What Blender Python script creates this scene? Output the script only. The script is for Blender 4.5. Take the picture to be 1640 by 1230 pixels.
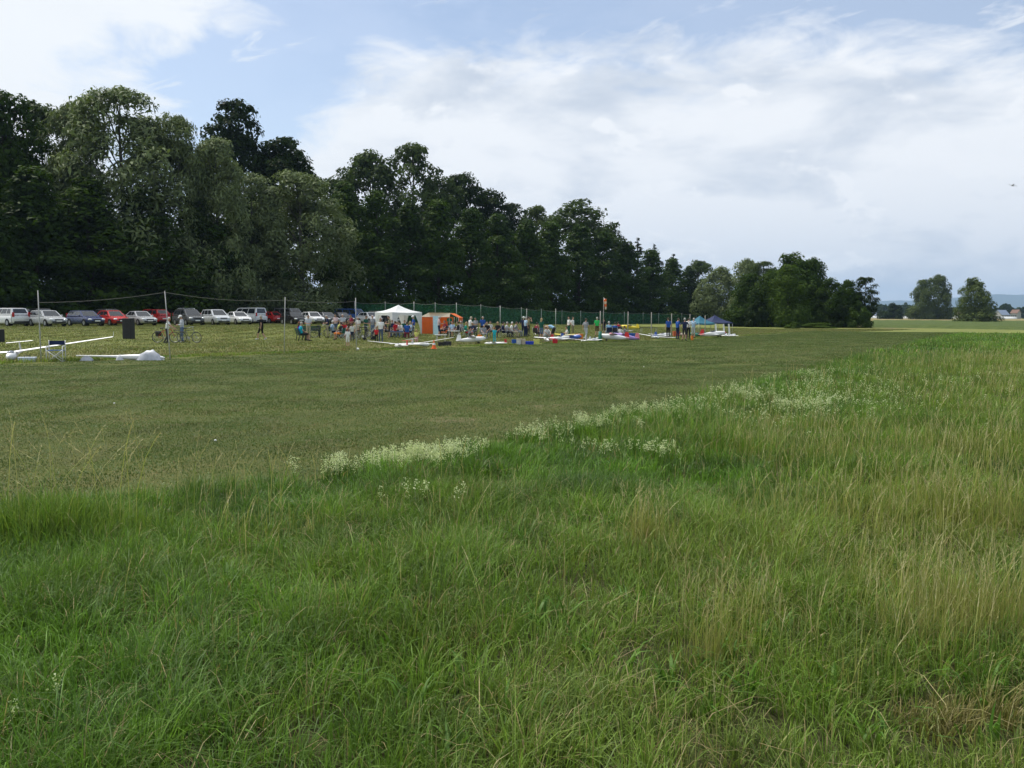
import bpy, bmesh, math, random
import numpy as np
from mathutils import Vector, Matrix, noise as mnoise

R = math.radians
rng = np.random.default_rng(11)
random.seed(5)
scene = bpy.context.scene
for o in list(bpy.data.objects):
    bpy.data.objects.remove(o)
COL = scene.collection

# ------------------------------------------------------------------ camera
CAM_H, FPX = 2.0, 1373.0
PITCH, ROLL = R(4.66), R(0.28)
cam_data = bpy.data.cameras.new('camera')
cam_data.sensor_width = 36.0
cam_data.lens = 36.0 * FPX / 1640.0
cam_data.clip_start = 0.05
cam_data.clip_end = 30000.0
cam = bpy.data.objects.new('camera', cam_data)
COL.objects.link(cam)
CR = Matrix.Rotation(math.pi / 2 - PITCH, 3, 'X') @ Matrix.Rotation(ROLL, 3, 'Z')
cam.matrix_world = Matrix.Translation((0, 0, CAM_H)) @ CR.to_4x4()
scene.camera = cam

# ------------------------------------------------------------------ light and sky
SUN_EL, SUN_AZ = R(61), R(-52)          # azimuth from +Y, negative to the left
sd = Vector((math.sin(SUN_AZ) * math.cos(SUN_EL), math.cos(SUN_AZ) * math.cos(SUN_EL), math.sin(SUN_EL)))
sun_data = bpy.data.lights.new('sun', 'SUN')
sun_data.energy = 3.2
sun_data.angle = R(2.5)
sun_data.color = (1.0, 0.955, 0.88)
sun = bpy.data.objects.new('sun', sun_data)
sun.rotation_euler = sd.to_track_quat('Z', 'Y').to_euler()
sun.location = (0, 0, 60)
COL.objects.link(sun)

scene.view_settings.view_transform = 'Standard'
scene.view_settings.look = 'None'
scene.view_settings.exposure = 0.42
scene.view_settings.gamma = 1.0
scene.view_settings.use_curve_mapping = False
scene.render.engine = 'CYCLES'
scene.cycles.use_denoising = True
try:
    scene.cycles.denoiser = 'OPENIMAGEDENOISE'
    scene.cycles.denoising_prefilter = 'ACCURATE'
except Exception:
    pass
scene.cycles.max_bounces = 4
scene.cycles.diffuse_bounces = 2
scene.cycles.glossy_bounces = 2
scene.cycles.transmission_bounces = 2
scene.cycles.transparent_max_bounces = 8
scene.cycles.volume_bounces = 0
scene.cycles.caustics_reflective = False
scene.cycles.caustics_refractive = False
scene.cycles.use_adaptive_sampling = True
scene.cycles.adaptive_threshold = 0.02


class NT:
    """small helper to wire node trees"""
    def __init__(self, tree):
        self.t = tree
        self.n = tree.nodes
        self.n.clear()

    def node(self, kind, **kw):
        nd = self.n.new(kind)
        for k, v in kw.items():
            setattr(nd, k, v)
        return nd

    def put(self, sock, v):
        if isinstance(v, bpy.types.NodeSocket):
            self.t.links.new(v, sock)
        elif v is not None:
            if sock.type == 'RGBA' and hasattr(v, '__len__') and len(v) == 3:
                v = (*v, 1.0)
            sock.default_value = v

    def m(self, op, a, b=None, c=None, clamp=False):
        nd = self.node('ShaderNodeMath', operation=op, use_clamp=clamp)
        for i, v in enumerate((a, b, c)):
            if v is not None:
                self.put(nd.inputs[i], v)
        return nd.outputs[0]

    def vm(self, op, a, b=None, scale=None):
        nd = self.node('ShaderNodeVectorMath', operation=op)
        self.put(nd.inputs[0], a)
        if b is not None:
            self.put(nd.inputs[1], b)
        if scale is not None:
            self.put(nd.inputs['Scale'], scale)
        return nd.outputs['Value'] if op in ('DOT_PRODUCT', 'LENGTH', 'DISTANCE') else nd.outputs['Vector']

    def mix(self, f, a, b, blend='MIX'):
        nd = self.node('ShaderNodeMix', data_type='RGBA', blend_type=blend)
        nd.clamp_factor = True
        self.put(nd.inputs['Factor'], f)
        self.put(nd.inputs['A'], a) if False else self.put(nd.inputs[6], a)
        self.put(nd.inputs[7], b)
        return nd.outputs[2]

    def noise(self, vec, scale, detail=3.0, rough=0.55, dist=0.0):
        nd = self.node('ShaderNodeTexNoise')
        if vec is not None:
            self.put(nd.inputs['Vector'], vec)
        self.put(nd.inputs['Scale'], scale)
        self.put(nd.inputs['Detail'], detail)
        self.put(nd.inputs['Roughness'], rough)
        self.put(nd.inputs['Distortion'], dist)
        return nd.outputs[0]

    def ss(self, x, lo, hi, a=0.0, b=1.0):
        nd = self.node('ShaderNodeMapRange', interpolation_type='SMOOTHSTEP')
        self.put(nd.inputs[0], x)
        for i, v in enumerate((lo, hi, a, b)):
            self.put(nd.inputs[1 + i], v)
        return nd.outputs[0]

    def ramp(self, x, stops):
        nd = self.node('ShaderNodeValToRGB')
        cr = nd.color_ramp
        while len(cr.elements) < len(stops):
            cr.elements.new(0.5)
        for e, (p, c) in zip(cr.elements, stops):
            e.position = p
            e.color = (*c, 1.0)
        self.put(nd.inputs[0], x)
        return nd.outputs[0]

    def curve(self, x, pts):
        nd = self.node('ShaderNodeFloatCurve')
        c = nd.mapping.curves[0]
        while len(c.points) < len(pts):
            c.points.new(0.5, 0.5)
        for p, (a, b) in zip(c.points, pts):
            p.location = (a, b)
        nd.mapping.update()
        self.put(nd.inputs['Value'], x)
        return nd.outputs[0]


world = bpy.data.worlds.new('World')
scene.world = world
world.use_nodes = True
w = NT(world.node_tree)
SKY_STRENGTH = 0.11
sky = w.node('ShaderNodeTexSky', sky_type='NISHITA', sun_disc=False)
sky.sun_elevation = SUN_EL
sky.sun_rotation = SUN_AZ
sky.altitude = 400
sky.air_density = 1.0
sky.dust_density = 1.6
sky.ozone_density = 1.6
tc = w.node('ShaderNodeTexCoord')
D = w.vm('NORMALIZE', tc.outputs['Generated'])
sep = w.node('ShaderNodeSeparateXYZ')
w.put(sep.inputs[0], D)
el = w.m('ARCSINE', sep.outputs[2])
az = w.m('ARCTAN2', sep.outputs[0], sep.outputs[1])
# wispy noises over the sky vault, flattened so that clouds lie in layers
Ds = w.vm('MULTIPLY', D, (3.0, 3.0, 8.0))
n_big = w.noise(Ds, 1.1, 2.0, 0.55)
n_mid = w.noise(Ds, 3.2, 6.0, 0.60, 0.5)
tilt = w.node('ShaderNodeVectorRotate', rotation_type='Y_AXIS')
w.put(tilt.inputs['Vector'], D)
tilt.inputs['Angle'].default_value = R(17)
Dt = w.vm('MULTIPLY', tilt.outputs[0], (4.0, 4.0, 22.0))
n_wisp = w.noise(Dt, 2.0, 5.0, 0.6, 0.6)
# main cloud bank: lies under a wavy upper edge that depends on the compass direction
azn = w.m('MULTIPLY_ADD', az, 1.0 / 1.4, 0.5)          # -0.7..0.7 rad -> 0..1
edge = w.curve(azn, [(0.0, 0.10), (0.22, 0.12), (0.315, 0.20), (0.365, 0.275), (0.41, 0.315), (0.50, 0.325), (0.62, 0.318),
                     (0.74, 0.325), (0.80, 0.31), (0.88, 0.275), (1.0, 0.24)])
s1 = w.m('SUBTRACT', edge, el)
s1 = w.m('ADD', s1, w.m('MULTIPLY', w.m('SUBTRACT', n_mid, 0.5), 0.17))
s1 = w.m('ADD', s1, w.m('MULTIPLY', w.m('SUBTRACT', n_wisp, 0.5), 0.06))
m1 = w.ss(s1, -0.018, 0.075)
# bright cloud to the left
azl = w.m('MULTIPLY_ADD', w.m('MAXIMUM', w.m('SUBTRACT', el, 0.255), 0.0), 1.75, -0.375)
s2 = w.m('SUBTRACT', azl, az)
s2 = w.m('ADD', s2, w.m('MULTIPLY', w.m('SUBTRACT', n_mid, 0.5), 0.32))
m2 = w.ss(s2, -0.05, 0.11)
m3 = w.m('MULTIPLY', w.ss(n_wisp, 0.50, 0.72), 0.75)
m4 = w.m('MULTIPLY', w.ss(n_big, 0.42, 0.62), w.ss(el, 0.35, 0.55))
mask = w.m('MAXIMUM', w.m('MAXIMUM', m1, m2), w.m('MAXIMUM', m3, m4))
mask = w.m('MAXIMUM', mask, 0.25)
# thick parts of the bank are greyer and bluer, edges and puffs are white
thick = w.noise(w.vm('MULTIPLY', D, (3.2, 3.2, 8.5)), 1.6, 5.0, 0.55, 0.2)
puff = w.noise(w.vm('MULTIPLY', D, (9.0, 9.0, 17.0)), 1.4, 4.0, 0.55, 0.3)
grey = w.ss(thick, 0.42, 0.74)
grey = w.m('MULTIPLY', grey, w.ss(az, -0.42, -0.02, 0.12, 1.0))
low = w.ss(el, 0.0, 0.20, 0.34, 0.0)
low = w.m('MULTIPLY', low, w.ss(az, -0.25, 0.25, 0.2, 1.0))
grey = w.m('MAXIMUM', grey, low)
grey = w.m('SUBTRACT', grey, w.m('MULTIPLY', w.ss(puff, 0.56, 0.70), 0.55), clamp=True)
c_white = w.mix(w.ss(az, -0.45, 0.05), (0.715, 0.74, 0.765), (0.715, 0.735, 0.765))
ccol = w.mix(grey, c_white, (0.45, 0.505, 0.59))
ccol = w.vm('SCALE', ccol, scale=1.0 / SKY_STRENGTH)
skyc = w.mix(mask, sky.outputs[0], ccol)
bg = w.node('ShaderNodeBackground')
w.put(bg.inputs[0], skyc)
bg.inputs[1].default_value = SKY_STRENGTH
wo = w.node('ShaderNodeOutputWorld')
w.t.links.new(bg.outputs[0], wo.inputs[0])


# ------------------------------------------------------------------ ground shape and pixel helpers
def sst(a, b, x):
    t = np.clip((np.asarray(x, float) - a) / (b - a), 0, 1)
    return t * t * (3 - 2 * t)


UX, UY = 0.63, 0.777             # direction of the runway


def gz(x, y):
    """height of the ground: flat field, a low rise under the car park"""
    u = UX * np.asarray(x, float) + UY * np.asarray(y, float)
    v = -UY * np.asarray(x, float) + UX * np.asarray(y, float)
    return 0.65 * sst(45, 80, v) * (1 - sst(85, 135, u))


def ray(px, py):
    return CR @ Vector(((px - 820) / FPX, -(py - 615) / FPX, -1.0))


def at(px, py):
    """ground point seen at a photo pixel"""
    d = ray(px, py)
    z = 0.0
    for _ in range(12):
        t = (z - CAM_H) / d.z
        z = float(gz(d.x * t, d.y * t)) * 0.5 + z * 0.5
    t = (z - CAM_H) / d.z
    return Vector((d.x * t, d.y * t, float(gz(d.x * t, d.y * t))))


def dep(px, dist, py=500):
    """ground point in the direction of a photo column, at a distance"""
    d = ray(px, py)
    k = dist / d.y
    return Vector((d.x * k, d.y * k, float(gz(d.x * k, d.y * k))))


def top_z(px, py, dist):
    d = ray(px, py)
    return CAM_H + d.z * dist / d.y


# ------------------------------------------------------------------ objects helpers
def new_obj(name, me, parent=None, mats=None, loc=None, rot=None, scale=None):
    o = bpy.data.objects.new(name, me)
    COL.objects.link(o)
    if parent is not None:
        o.parent = parent
    if loc is not None:
        o.location = loc
    if rot is not None:
        o.rotation_euler = rot
    if scale is not None:
        o.scale = (scale, scale, scale) if not hasattr(scale, '__len__') else scale
    return o


def tag(o, label=None, cat=None, group=None, kind=None):
    if label:
        o['label'] = label
    if cat:
        o['category'] = cat
    if group:
        o['group'] = group
    if kind:
        o['kind'] = kind
    return o


class MB:
    """collects shapes for one mesh"""
    def __init__(self):
        self.v = []
        self.f = []
        self.s = []
        self.mi = []

    def add(self, verts, faces, smooth=False, mi=0):
        b = len(self.v)
        self.v += [tuple(p) for p in verts]
        self.f += [tuple(b + i for i in f) for f in faces]
        self.s += [smooth] * len(faces)
        self.mi += [mi] * len(faces)
        return self

    def box(self, c, s, rz=0.0, mi=0, M=None):
        hx, hy, hz = s[0] / 2, s[1] / 2, s[2] / 2
        P = [Vector((sx * hx, sy * hy, sz * hz)) for sx in (-1, 1) for sy in (-1, 1) for sz in (-1, 1)]
        if M is None:
            M = Matrix.Rotation(rz, 3, 'Z')
        P = [M @ p + Vector(c) for p in P]
        return self.add(P, [(0, 1, 3, 2), (4, 6, 7, 5), (0, 4, 5, 1), (2, 3, 7, 6), (0, 2, 6, 4), (1, 5, 7, 3)], mi=mi)

    def tube(self, pts, rad, n=6, smooth=True, cap=True, mi=0, squash=1.0):
        pts = [Vector(p) for p in pts]
        if not hasattr(rad, '__len__'):
            rad = [rad] * len(pts)
        V, F = [], []
        up = None
        for i, p in enumerate(pts):
            a = pts[max(i - 1, 0)]
            b = pts[min(i + 1, len(pts) - 1)]
            t = (b - a).normalized()
            if up is None:
                up = Vector((0, 0, 1)) if abs(t.z) < 0.9 else Vector((1, 0, 0))
            sx = t.cross(up).normalized()
            upn = sx.cross(t).normalized()
            up = upn
            for k in range(n):
                an = 2 * math.pi * k / n
                V.append(p + sx * math.cos(an) * rad[i] + upn * math.sin(an) * rad[i] * squash)
        for i in range(len(pts) - 1):
            for k in range(n):
                k2 = (k + 1) % n
                F.append((i * n + k, i * n + k2, (i + 1) * n + k2, (i + 1) * n + k))
        self.add(V, F, smooth, mi)
        if cap:
            b = len(self.v) - len(V)
            self.f.append(tuple(b + k for k in reversed(range(n))))
            self.f.append(tuple(b + (len(pts) - 1) * n + k for k in range(n)))
            self.s += [False, False]
            self.mi += [mi, mi]
        return self

    def rings(self, rings, smooth=True, cap=True, mi=0, closed=True):
        n = len(rings[0])
        V = [p for r in rings for p in r]
        F = []
        for i in range(len(rings) - 1):
            for k in range(n if closed else n - 1):
                k2 = (k + 1) % n
                F.append((i * n + k, i * n + k2, (i + 1) * n + k2, (i + 1) * n + k))
        if cap:
            F.append(tuple(reversed(range(n))))
            F.append(tuple((len(rings) - 1) * n + k for k in range(n)))
        return self.add(V, F, smooth, mi)

    def disc(self, c, axis, r, n=16, thick=0.0, mi=0):
        a = Vector(axis).normalized()
        c = Vector(c)
        return self.tube([c - a * thick / 2, c + a * thick / 2], r, n, smooth=True, mi=mi)

    def ell(self, c, r, nu=10, nv=7, mi=0, M=None):
        rings = []
        for j in range(nv + 1):
            ph = math.pi * j / nv
            rr = max(math.sin(ph), 0.02)
            ring = []
            for k in range(nu):
                a = 2 * math.pi * k / nu
                p = Vector((r[0] * rr * math.cos(a), r[1] * rr * math.sin(a), -r[2] * math.cos(ph)))
                if M is not None:
                    p = M @ p
                ring.append(p + Vector(c))
            rings.append(ring)
        return self.rings(rings, True, True, mi)

    def mesh(self, name, sharp=None):
        me = bpy.data.meshes.new(name)
        me.from_pydata(self.v, [], self.f)
        me.polygons.foreach_set('use_smooth', self.s)
        me.polygons.foreach_set('material_index', self.mi)
        me.update()
        if sharp:
            me.set_sharp_from_angle(angle=R(sharp))
        return me


def mesh_np(name, V, F, smooth=False):
    """V (n,3), F (m,k) arrays"""
    me = bpy.data.meshes.new(name)
    m, k = F.shape
    me.vertices.add(len(V))
    me.vertices.foreach_set('co', np.ascontiguousarray(V, np.float32).ravel())
    me.loops.add(m * k)
    me.loops.foreach_set('vertex_index', np.ascontiguousarray(F, np.int32).ravel())
    me.polygons.add(m)
    me.polygons.foreach_set('loop_start', np.arange(0, m * k, k, dtype=np.int32))
    if smooth:
        me.polygons.foreach_set('use_smooth', np.ones(m, bool))
    me.update(calc_edges=True)
    return me


MATS = {}


def pmat(name, col, rough=0.6, metal=0.0, var=0.12, scale=6.0, spec=0.4, coat=0.0, bump=0.0, trans=0.0, emit=None):
    """plain procedural material: base colour with a little noise in tone and roughness"""
    if name in MATS:
        return MATS[name]
    m = bpy.data.materials.new(name)
    m.use_nodes = True
    t = NT(m.node_tree)
    tcn = t.node('ShaderNodeTexCoord')
    nz = t.noise(tcn.outputs['Object'], scale, 4.0, 0.6)
    k = t.ss(nz, 0.3, 0.7, 1.0 - var, 1.0 + var * 0.6)
    c = t.vm('SCALE', t.mix(0.0, col, col), scale=k)
    b = t.node('ShaderNodeBsdfPrincipled')
    t.put(b.inputs['Base Color'], c)
    t.put(b.inputs['Roughness'], t.ss(nz, 0.2, 0.8, max(rough - 0.06, 0.02), min(rough + 0.06, 1.0)))
    b.inputs['Metallic'].default_value = metal
    b.inputs['Specular IOR Level'].default_value = spec
    b.inputs['Coat Weight'].default_value = coat
    if bump:
        bn = t.node('ShaderNodeBump')
        bn.inputs['Strength'].default_value = bump
        bn.inputs['Distance'].default_value = 0.02
        t.put(bn.inputs['Height'], t.noise(tcn.outputs['Object'], scale * 4, 5.0))
        t.put(b.inputs['Normal'], bn.outputs[0])
    out = t.node('ShaderNodeOutputMaterial')
    sh = b.outputs[0]
    if trans:
        tr = t.node('ShaderNodeBsdfTranslucent')
        t.put(tr.inputs[0], c)
        mx = t.node('ShaderNodeMixShader')
        mx.inputs[0].default_value = trans
        t.t.links.new(sh, mx.inputs[1])
        t.t.links.new(tr.outputs[0], mx.inputs[2])
        sh = mx.outputs[0]
    t.t.links.new(sh, out.inputs[0])
    MATS[name] = m
    return m

# ------------------------------------------------------------------ the setting: ground, runway, fields, hills
NEAR0 = [(-30, 2.2), (-14, 5.0), (-8, 6.6), (-4.6, 7.75), (-3.2, 8.4), (-2.25, 9.1), (-1.3, 10.1), (-.33, 11.4), (.77, 13.2), (2.7, 16.2),
        (6.2, 22.4), (10, 28.5), (17.6, 41.7), (30.8, 64), (45, 90), (53, 104)]
NEAR = [(x * 1.10, y * 1.10) for x, y in NEAR0[:-2]] + [(48, 93), (56, 106)]
FAR = [(-60, -12), (-19.6, 32.6), (-11.2, 42), (-4.4, 50), (3.5, 60), (14.5, 71), (24, 86), (37, 109)]


def resample(poly, n):
    P = np.array(poly, float)
    d = np.r_[0, np.cumsum(np.hypot(*np.diff(P, axis=0).T))]
    t = np.linspace(0, d[-1], n)
    return np.c_[np.interp(t, d, P[:, 0]), np.interp(t, d, P[:, 1])]


def inside(poly, x, y):
    x = np.asarray(x, float)
    y = np.asarray(y, float)
    P = np.array(poly, float)
    c = np.zeros(x.shape, bool)
    j = len(P) - 1
    for i in range(len(P)):
        xi, yi = P[i]
        xj, yj = P[j]
        hit = ((yi > y) != (yj > y)) & (x < (xj - xi) * (y - yi) / (yj - yi + 1e-12) + xi)
        c ^= hit
        j = i
    return c


RUNWAY = NEAR + FAR[::-1]


def ground_material():
    m = bpy.data.materials.new('ground_grass')
    m.use_nodes = True
    t = NT(m.node_tree)
    g = t.node('ShaderNodeNewGeometry')
    P = g.outputs['Position']
    v = t.vm('DOT_PRODUCT', P, (-UY, UX, 0))
    u = t.vm('DOT_PRODUCT', P, (UX, UY, 0))
    dist = t.vm('LENGTH', P)
    n1 = t.noise(P, 0.12, 5.0, 0.6)
    n2 = t.noise(P, 1.3, 6.0, 0.65)
    n3 = t.noise(P, 14.0, 4.0, 0.7)
    nn = t.m('ADD', t.m('MULTIPLY', n2, 0.5), t.m('MULTIPLY', n3, 0.5))
    lawn = t.ramp(nn, [(0.30, (0.095, 0.125, 0.030)), (0.5, (0.150, 0.172, 0.046)), (0.62, (0.21, 0.21, 0.068)), (0.75, (0.27, 0.25, 0.10))])
    brown = t.ramp(nn, [(0.3, (0.12, 0.11, 0.045)), (0.6, (0.21, 0.17, 0.085)), (0.8, (0.29, 0.25, 0.13))])
    verge = t.m('MULTIPLY', t.ss(v, 35, 38), t.ss(v, 41, 47, 1.0, 0.0))
    verge = t.m('MULTIPLY', verge, t.ss(t.noise(P, 0.35, 4.0), 0.38, 0.60))
    lawn = t.mix(t.m('MULTIPLY', verge, 0.8), lawn, brown)
    meadow = t.ramp(nn, [(0.3, (0.026, 0.032, 0.012)), (0.55, (0.050, 0.052, 0.020)), (0.75, (0.085, 0.078, 0.034))])
    far_m = t.ramp(t.m('ADD', t.m('MULTIPLY', n1, 0.6), t.m('MULTIPLY', n2, 0.4)),
                   [(0.34, (0.115, 0.150, 0.035)), (0.52, (0.18, 0.20, 0.055)), (0.66, (0.25, 0.25, 0.085))])
    meadow = t.mix(t.ss(dist, 40, 95), meadow, far_m)
    c = t.mix(t.ss(v, 20, 21), meadow, lawn)
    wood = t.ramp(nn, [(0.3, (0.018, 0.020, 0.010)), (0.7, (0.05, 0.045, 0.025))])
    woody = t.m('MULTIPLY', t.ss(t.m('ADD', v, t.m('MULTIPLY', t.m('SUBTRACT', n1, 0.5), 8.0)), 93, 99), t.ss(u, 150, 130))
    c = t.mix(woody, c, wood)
    b = t.node('ShaderNodeBsdfPrincipled')
    t.put(b.inputs['Base Color'], c)
    b.inputs['Roughness'].default_value = 0.9
    b.inputs['Specular IOR Level'].default_value = 0.1
    bn = t.node('ShaderNodeBump')
    bn.inputs['Strength'].default_value = 0.8
    bn.inputs['Distance'].default_value = 0.06
    t.put(bn.inputs['Height'], nn)
    t.put(b.inputs['Normal'], bn.outputs[0])
    out = t.node('ShaderNodeOutputMaterial')
    t.t.links.new(b.outputs[0], out.inputs[0])
    return m


def runway_material():
    m = bpy.data.materials.new('mown_runway')
    m.use_nodes = True
    t = NT(m.node_tree)
    g = t.node('ShaderNodeNewGeometry')
    P = g.outputs['Position']
    v = t.vm('DOT_PRODUCT', P, (-UY, UX, 0))
    u = t.vm('DOT_PRODUCT', P, (UX, UY, 0))
    cb = t.node('ShaderNodeCombineXYZ')
    t.put(cb.inputs[0], t.m('MULTIPLY', u, 0.35))
    t.put(cb.inputs[1], v)
    n0 = t.noise(P, 0.22, 4.0, 0.55)
    n1 = t.noise(cb.outputs[0], 0.55, 5.0, 0.6)
    n2 = t.noise(P, 3.5, 6.0, 0.7)
    n3 = t.noise(P, 26.0, 4.0, 0.7)
    nn = t.m('ADD', t.m('ADD', t.m('MULTIPLY', n1, 0.42), t.m('MULTIPLY', n0, 0.18)),
             t.m('ADD', t.m('MULTIPLY', n2, 0.24), t.m('MULTIPLY', n3, 0.16)))
    c = t.ramp(nn, [(0.36, (0.050, 0.066, 0.018)), (0.45, (0.074, 0.088, 0.025)), (0.52, (0.098, 0.108, 0.033)), (0.58, (0.122, 0.122, 0.044)), (0.68, (0.150, 0.135, 0.062))])
    # worn, dry places
    dry = t.ss(t.noise(P, 0.42, 6.0, 0.65), 0.55, 0.72)
    nearv = t.ss(v, 10, 19, 1.0, 0.35)
    c = t.mix(t.m('MULTIPLY', dry, t.m('MULTIPLY', nearv, 0.75)), c, t.ramp(n2, [(0.3, (0.135, 0.105, 0.060)), (0.7, (0.24, 0.185, 0.12))]))
    b = t.node('ShaderNodeBsdfPrincipled')
    t.put(b.inputs['Base Color'], c)
    b.inputs['Roughness'].default_value = 0.92
    b.inputs['Specular IOR Level'].default_value = 0.08
    bn = t.node('ShaderNodeBump')
    bn.inputs['Strength'].default_value = 0.9
    bn.inputs['Distance'].default_value = 0.03
    t.put(bn.inputs['Height'], t.m('ADD', n3, t.m('MULTIPLY', n2, 0.7)))
    t.put(b.inputs['Normal'], bn.outputs[0])
    out = t.node('ShaderNodeOutputMaterial')
    t.t.links.new(b.outputs[0], out.inputs[0])
    return m


def polar_ground():
    NA = 216
    rad = np.r_[0.0, np.geomspace(1.0, 14500, 170)]
    an = np.linspace(0, 2 * math.pi, NA, endpoint=False)
    V = [[0, 0, 0]]
    for r in rad[1:]:
        x = r * np.sin(an)
        y = r * np.cos(an)
        V += np.c_[x, y, gz(x, y)].tolist()
    F = [(0, 1 + (k + 1) % NA, 1 + k) for k in range(NA)]
    for i in range(len(rad) - 2):
        for k in range(NA):
            k2 = (k + 1) % NA
            a = 1 + i * NA
            F.append((a + k, a + k2, a + NA + k2, a + NA + k))
    me = bpy.data.meshes.new('ground')
    me.from_pydata(V, [], F)
    me.polygons.foreach_set('use_smooth', [True] * len(F))
    me.update()
    return me


ground = new_obj('ground', polar_ground())
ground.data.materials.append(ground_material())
tag(ground, kind='structure')

a_, b_ = resample(NEAR, 120), resample(FAR, 120)
V_, F_ = [], []
for i in range(120):
    for k in range(13):
        p = a_[i] * (1 - k / 12) + b_[i] * (k / 12)
        V_.append((p[0], p[1], float(gz(p[0], p[1])) + 0.005))
for i in range(119):
    for k in range(12):
        F_.append((i * 13 + k, (i + 1) * 13 + k, (i + 1) * 13 + k + 1, i * 13 + k + 1))
me = bpy.data.meshes.new('mown_runway')
me.from_pydata(V_, [], F_)
me.polygons.foreach_set('use_smooth', [True] * len(F_))
me.update()
runway = new_obj('mown_runway', me)
runway.data.materials.append(runway_material())
tag(runway, kind='structure')


def field_material(name, stops, s1=0.5, s2=6.0):
    m = bpy.data.materials.new(name)
    m.use_nodes = True
    t = NT(m.node_tree)
    g = t.node('ShaderNodeNewGeometry')
    P = g.outputs['Position']
    nn = t.m('ADD', t.m('MULTIPLY', t.noise(P, s1, 5.0), 0.55), t.m('MULTIPLY', t.noise(P, s2, 4.0), 0.45))
    b = t.node('ShaderNodeBsdfPrincipled')
    t.put(b.inputs['Base Color'], t.ramp(nn, stops))
    b.inputs['Roughness'].default_value = 0.9
    b.inputs['Specular IOR Level'].default_value = 0.1
    bn = t.node('ShaderNodeBump')
    bn.inputs['Strength'].default_value = 1.0
    bn.inputs['Distance'].default_value = 0.15
    t.put(bn.inputs['Height'], nn)
    t.put(b.inputs['Normal'], bn.outputs[0])
    out = t.node('ShaderNodeOutputMaterial')
    t.t.links.new(b.outputs[0], out.inputs[0])
    return m


def crop_block(name, quad, h, mat, nu=60, nv=24):
    """standing crop: a closed block with an uneven top"""
    q = [Vector((*p, 0)) for p in quad]
    V, F = [], []
    for j in range(nv + 1):
        for i in range(nu + 1):
            s, r = i / nu, j / nv
            p = (q[0] * (1 - s) + q[1] * s) * (1 - r) + (q[3] * (1 - s) + q[2] * s) * r
            e = 0.0 if (i in (0, nu) or j in (0, nv)) else 1.0
            hh = h * (0.82 + 0.3 * mnoise.noise(Vector((p.x * 0.3, p.y * 0.3, 2)))) if e else -0.05
            V.append((p.x, p.y, float(gz(p.x, p.y)) + hh))
    for j in range(nv):
        for i in range(nu):
            a = j * (nu + 1) + i
            F.append((a, a + 1, a + nu + 2, a + nu + 1))
    me = bpy.data.meshes.new(name)
    me.from_pydata(V, [], F)
    me.update()
    o = new_obj(name, me)
    me.materials.append(mat)
    return o


CROP_G = field_material('crop_green', [(0.3, (0.040, 0.062, 0.016)), (0.55, (0.075, 0.105, 0.026)), (0.75, (0.13, 0.15, 0.05))])
CROP_Y = field_material('crop_ripe', [(0.3, (0.16, 0.15, 0.060)), (0.55, (0.23, 0.195, 0.09)), (0.75, (0.30, 0.24, 0.13))])


def XY(px, d):
    p = dep(px, d)
    return (p.x, p.y)


tag(crop_block('crop_field', [XY(1390, 150), XY(1800, 118), XY(1900, 330), XY(1395, 330)], 0.55, CROP_G, 90, 40),
    'dark green standing crop beyond the end of the runway', 'crop', kind='stuff')
tag(crop_block('crop_field', [XY(1340, 345), XY(2000, 345), XY(2000, 580), XY(1340, 580)], 0.6, CROP_Y, 60, 20),
    'reddish ripe crop strip in front of the distant houses', 'crop', kind='stuff')

# hills on the horizon
def hills(name, dist, profile, mat, seed):
    V, F = [], []
    n = len(profile)
    for px, py in profile:
        p0 = dep(px, dist * 0.86)
        p1 = dep(px, dist)
        p2 = dep(px, dist * 1.12)
        z = top_z(px, py, dist)
        V += [(p0.x, p0.y, -3), (p0.x * .4 + p1.x * .6, p0.y * .4 + p1.y * .6, z * 0.55), (p1.x, p1.y, z), (p2.x, p2.y, -3)]
    for i in range(n - 1):
        for k in range(3):
            F.append((i * 4 + k, (i + 1) * 4 + k, (i + 1) * 4 + k + 1, i * 4 + k + 1))
    me = bpy.data.meshes.new(name)
    me.from_pydata(V, [], F)
    me.polygons.foreach_set('use_smooth', [True] * len(F))
    me.update()
    o = new_obj(name, me)
    me.materials.append(mat)
    tag(o, kind='structure')
    return o


HILL_M = field_material('wooded_hills', [(0.3, (0.030, 0.045, 0.018)), (0.6, (0.055, 0.07, 0.028)), (0.8, (0.09, 0.10, 0.04))], 0.004, 0.03)
prof = []
for px in range(-900, 2600, 20):
    y = 480 + 5 * mnoise.noise(Vector((px * 0.006, 0.3, 1))) + 2.0 * mnoise.noise(Vector((px * 0.03, 4.3, 1)))
    y -= 7 * float(sst(1480, 1600, px))
    y += 4 * (1 - float(sst(1380, 1440, px)))
    y += 0.005 * (px - 1500)
    prof.append((px, y))
hills('hills', 12500, prof, HILL_M, 1)

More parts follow.
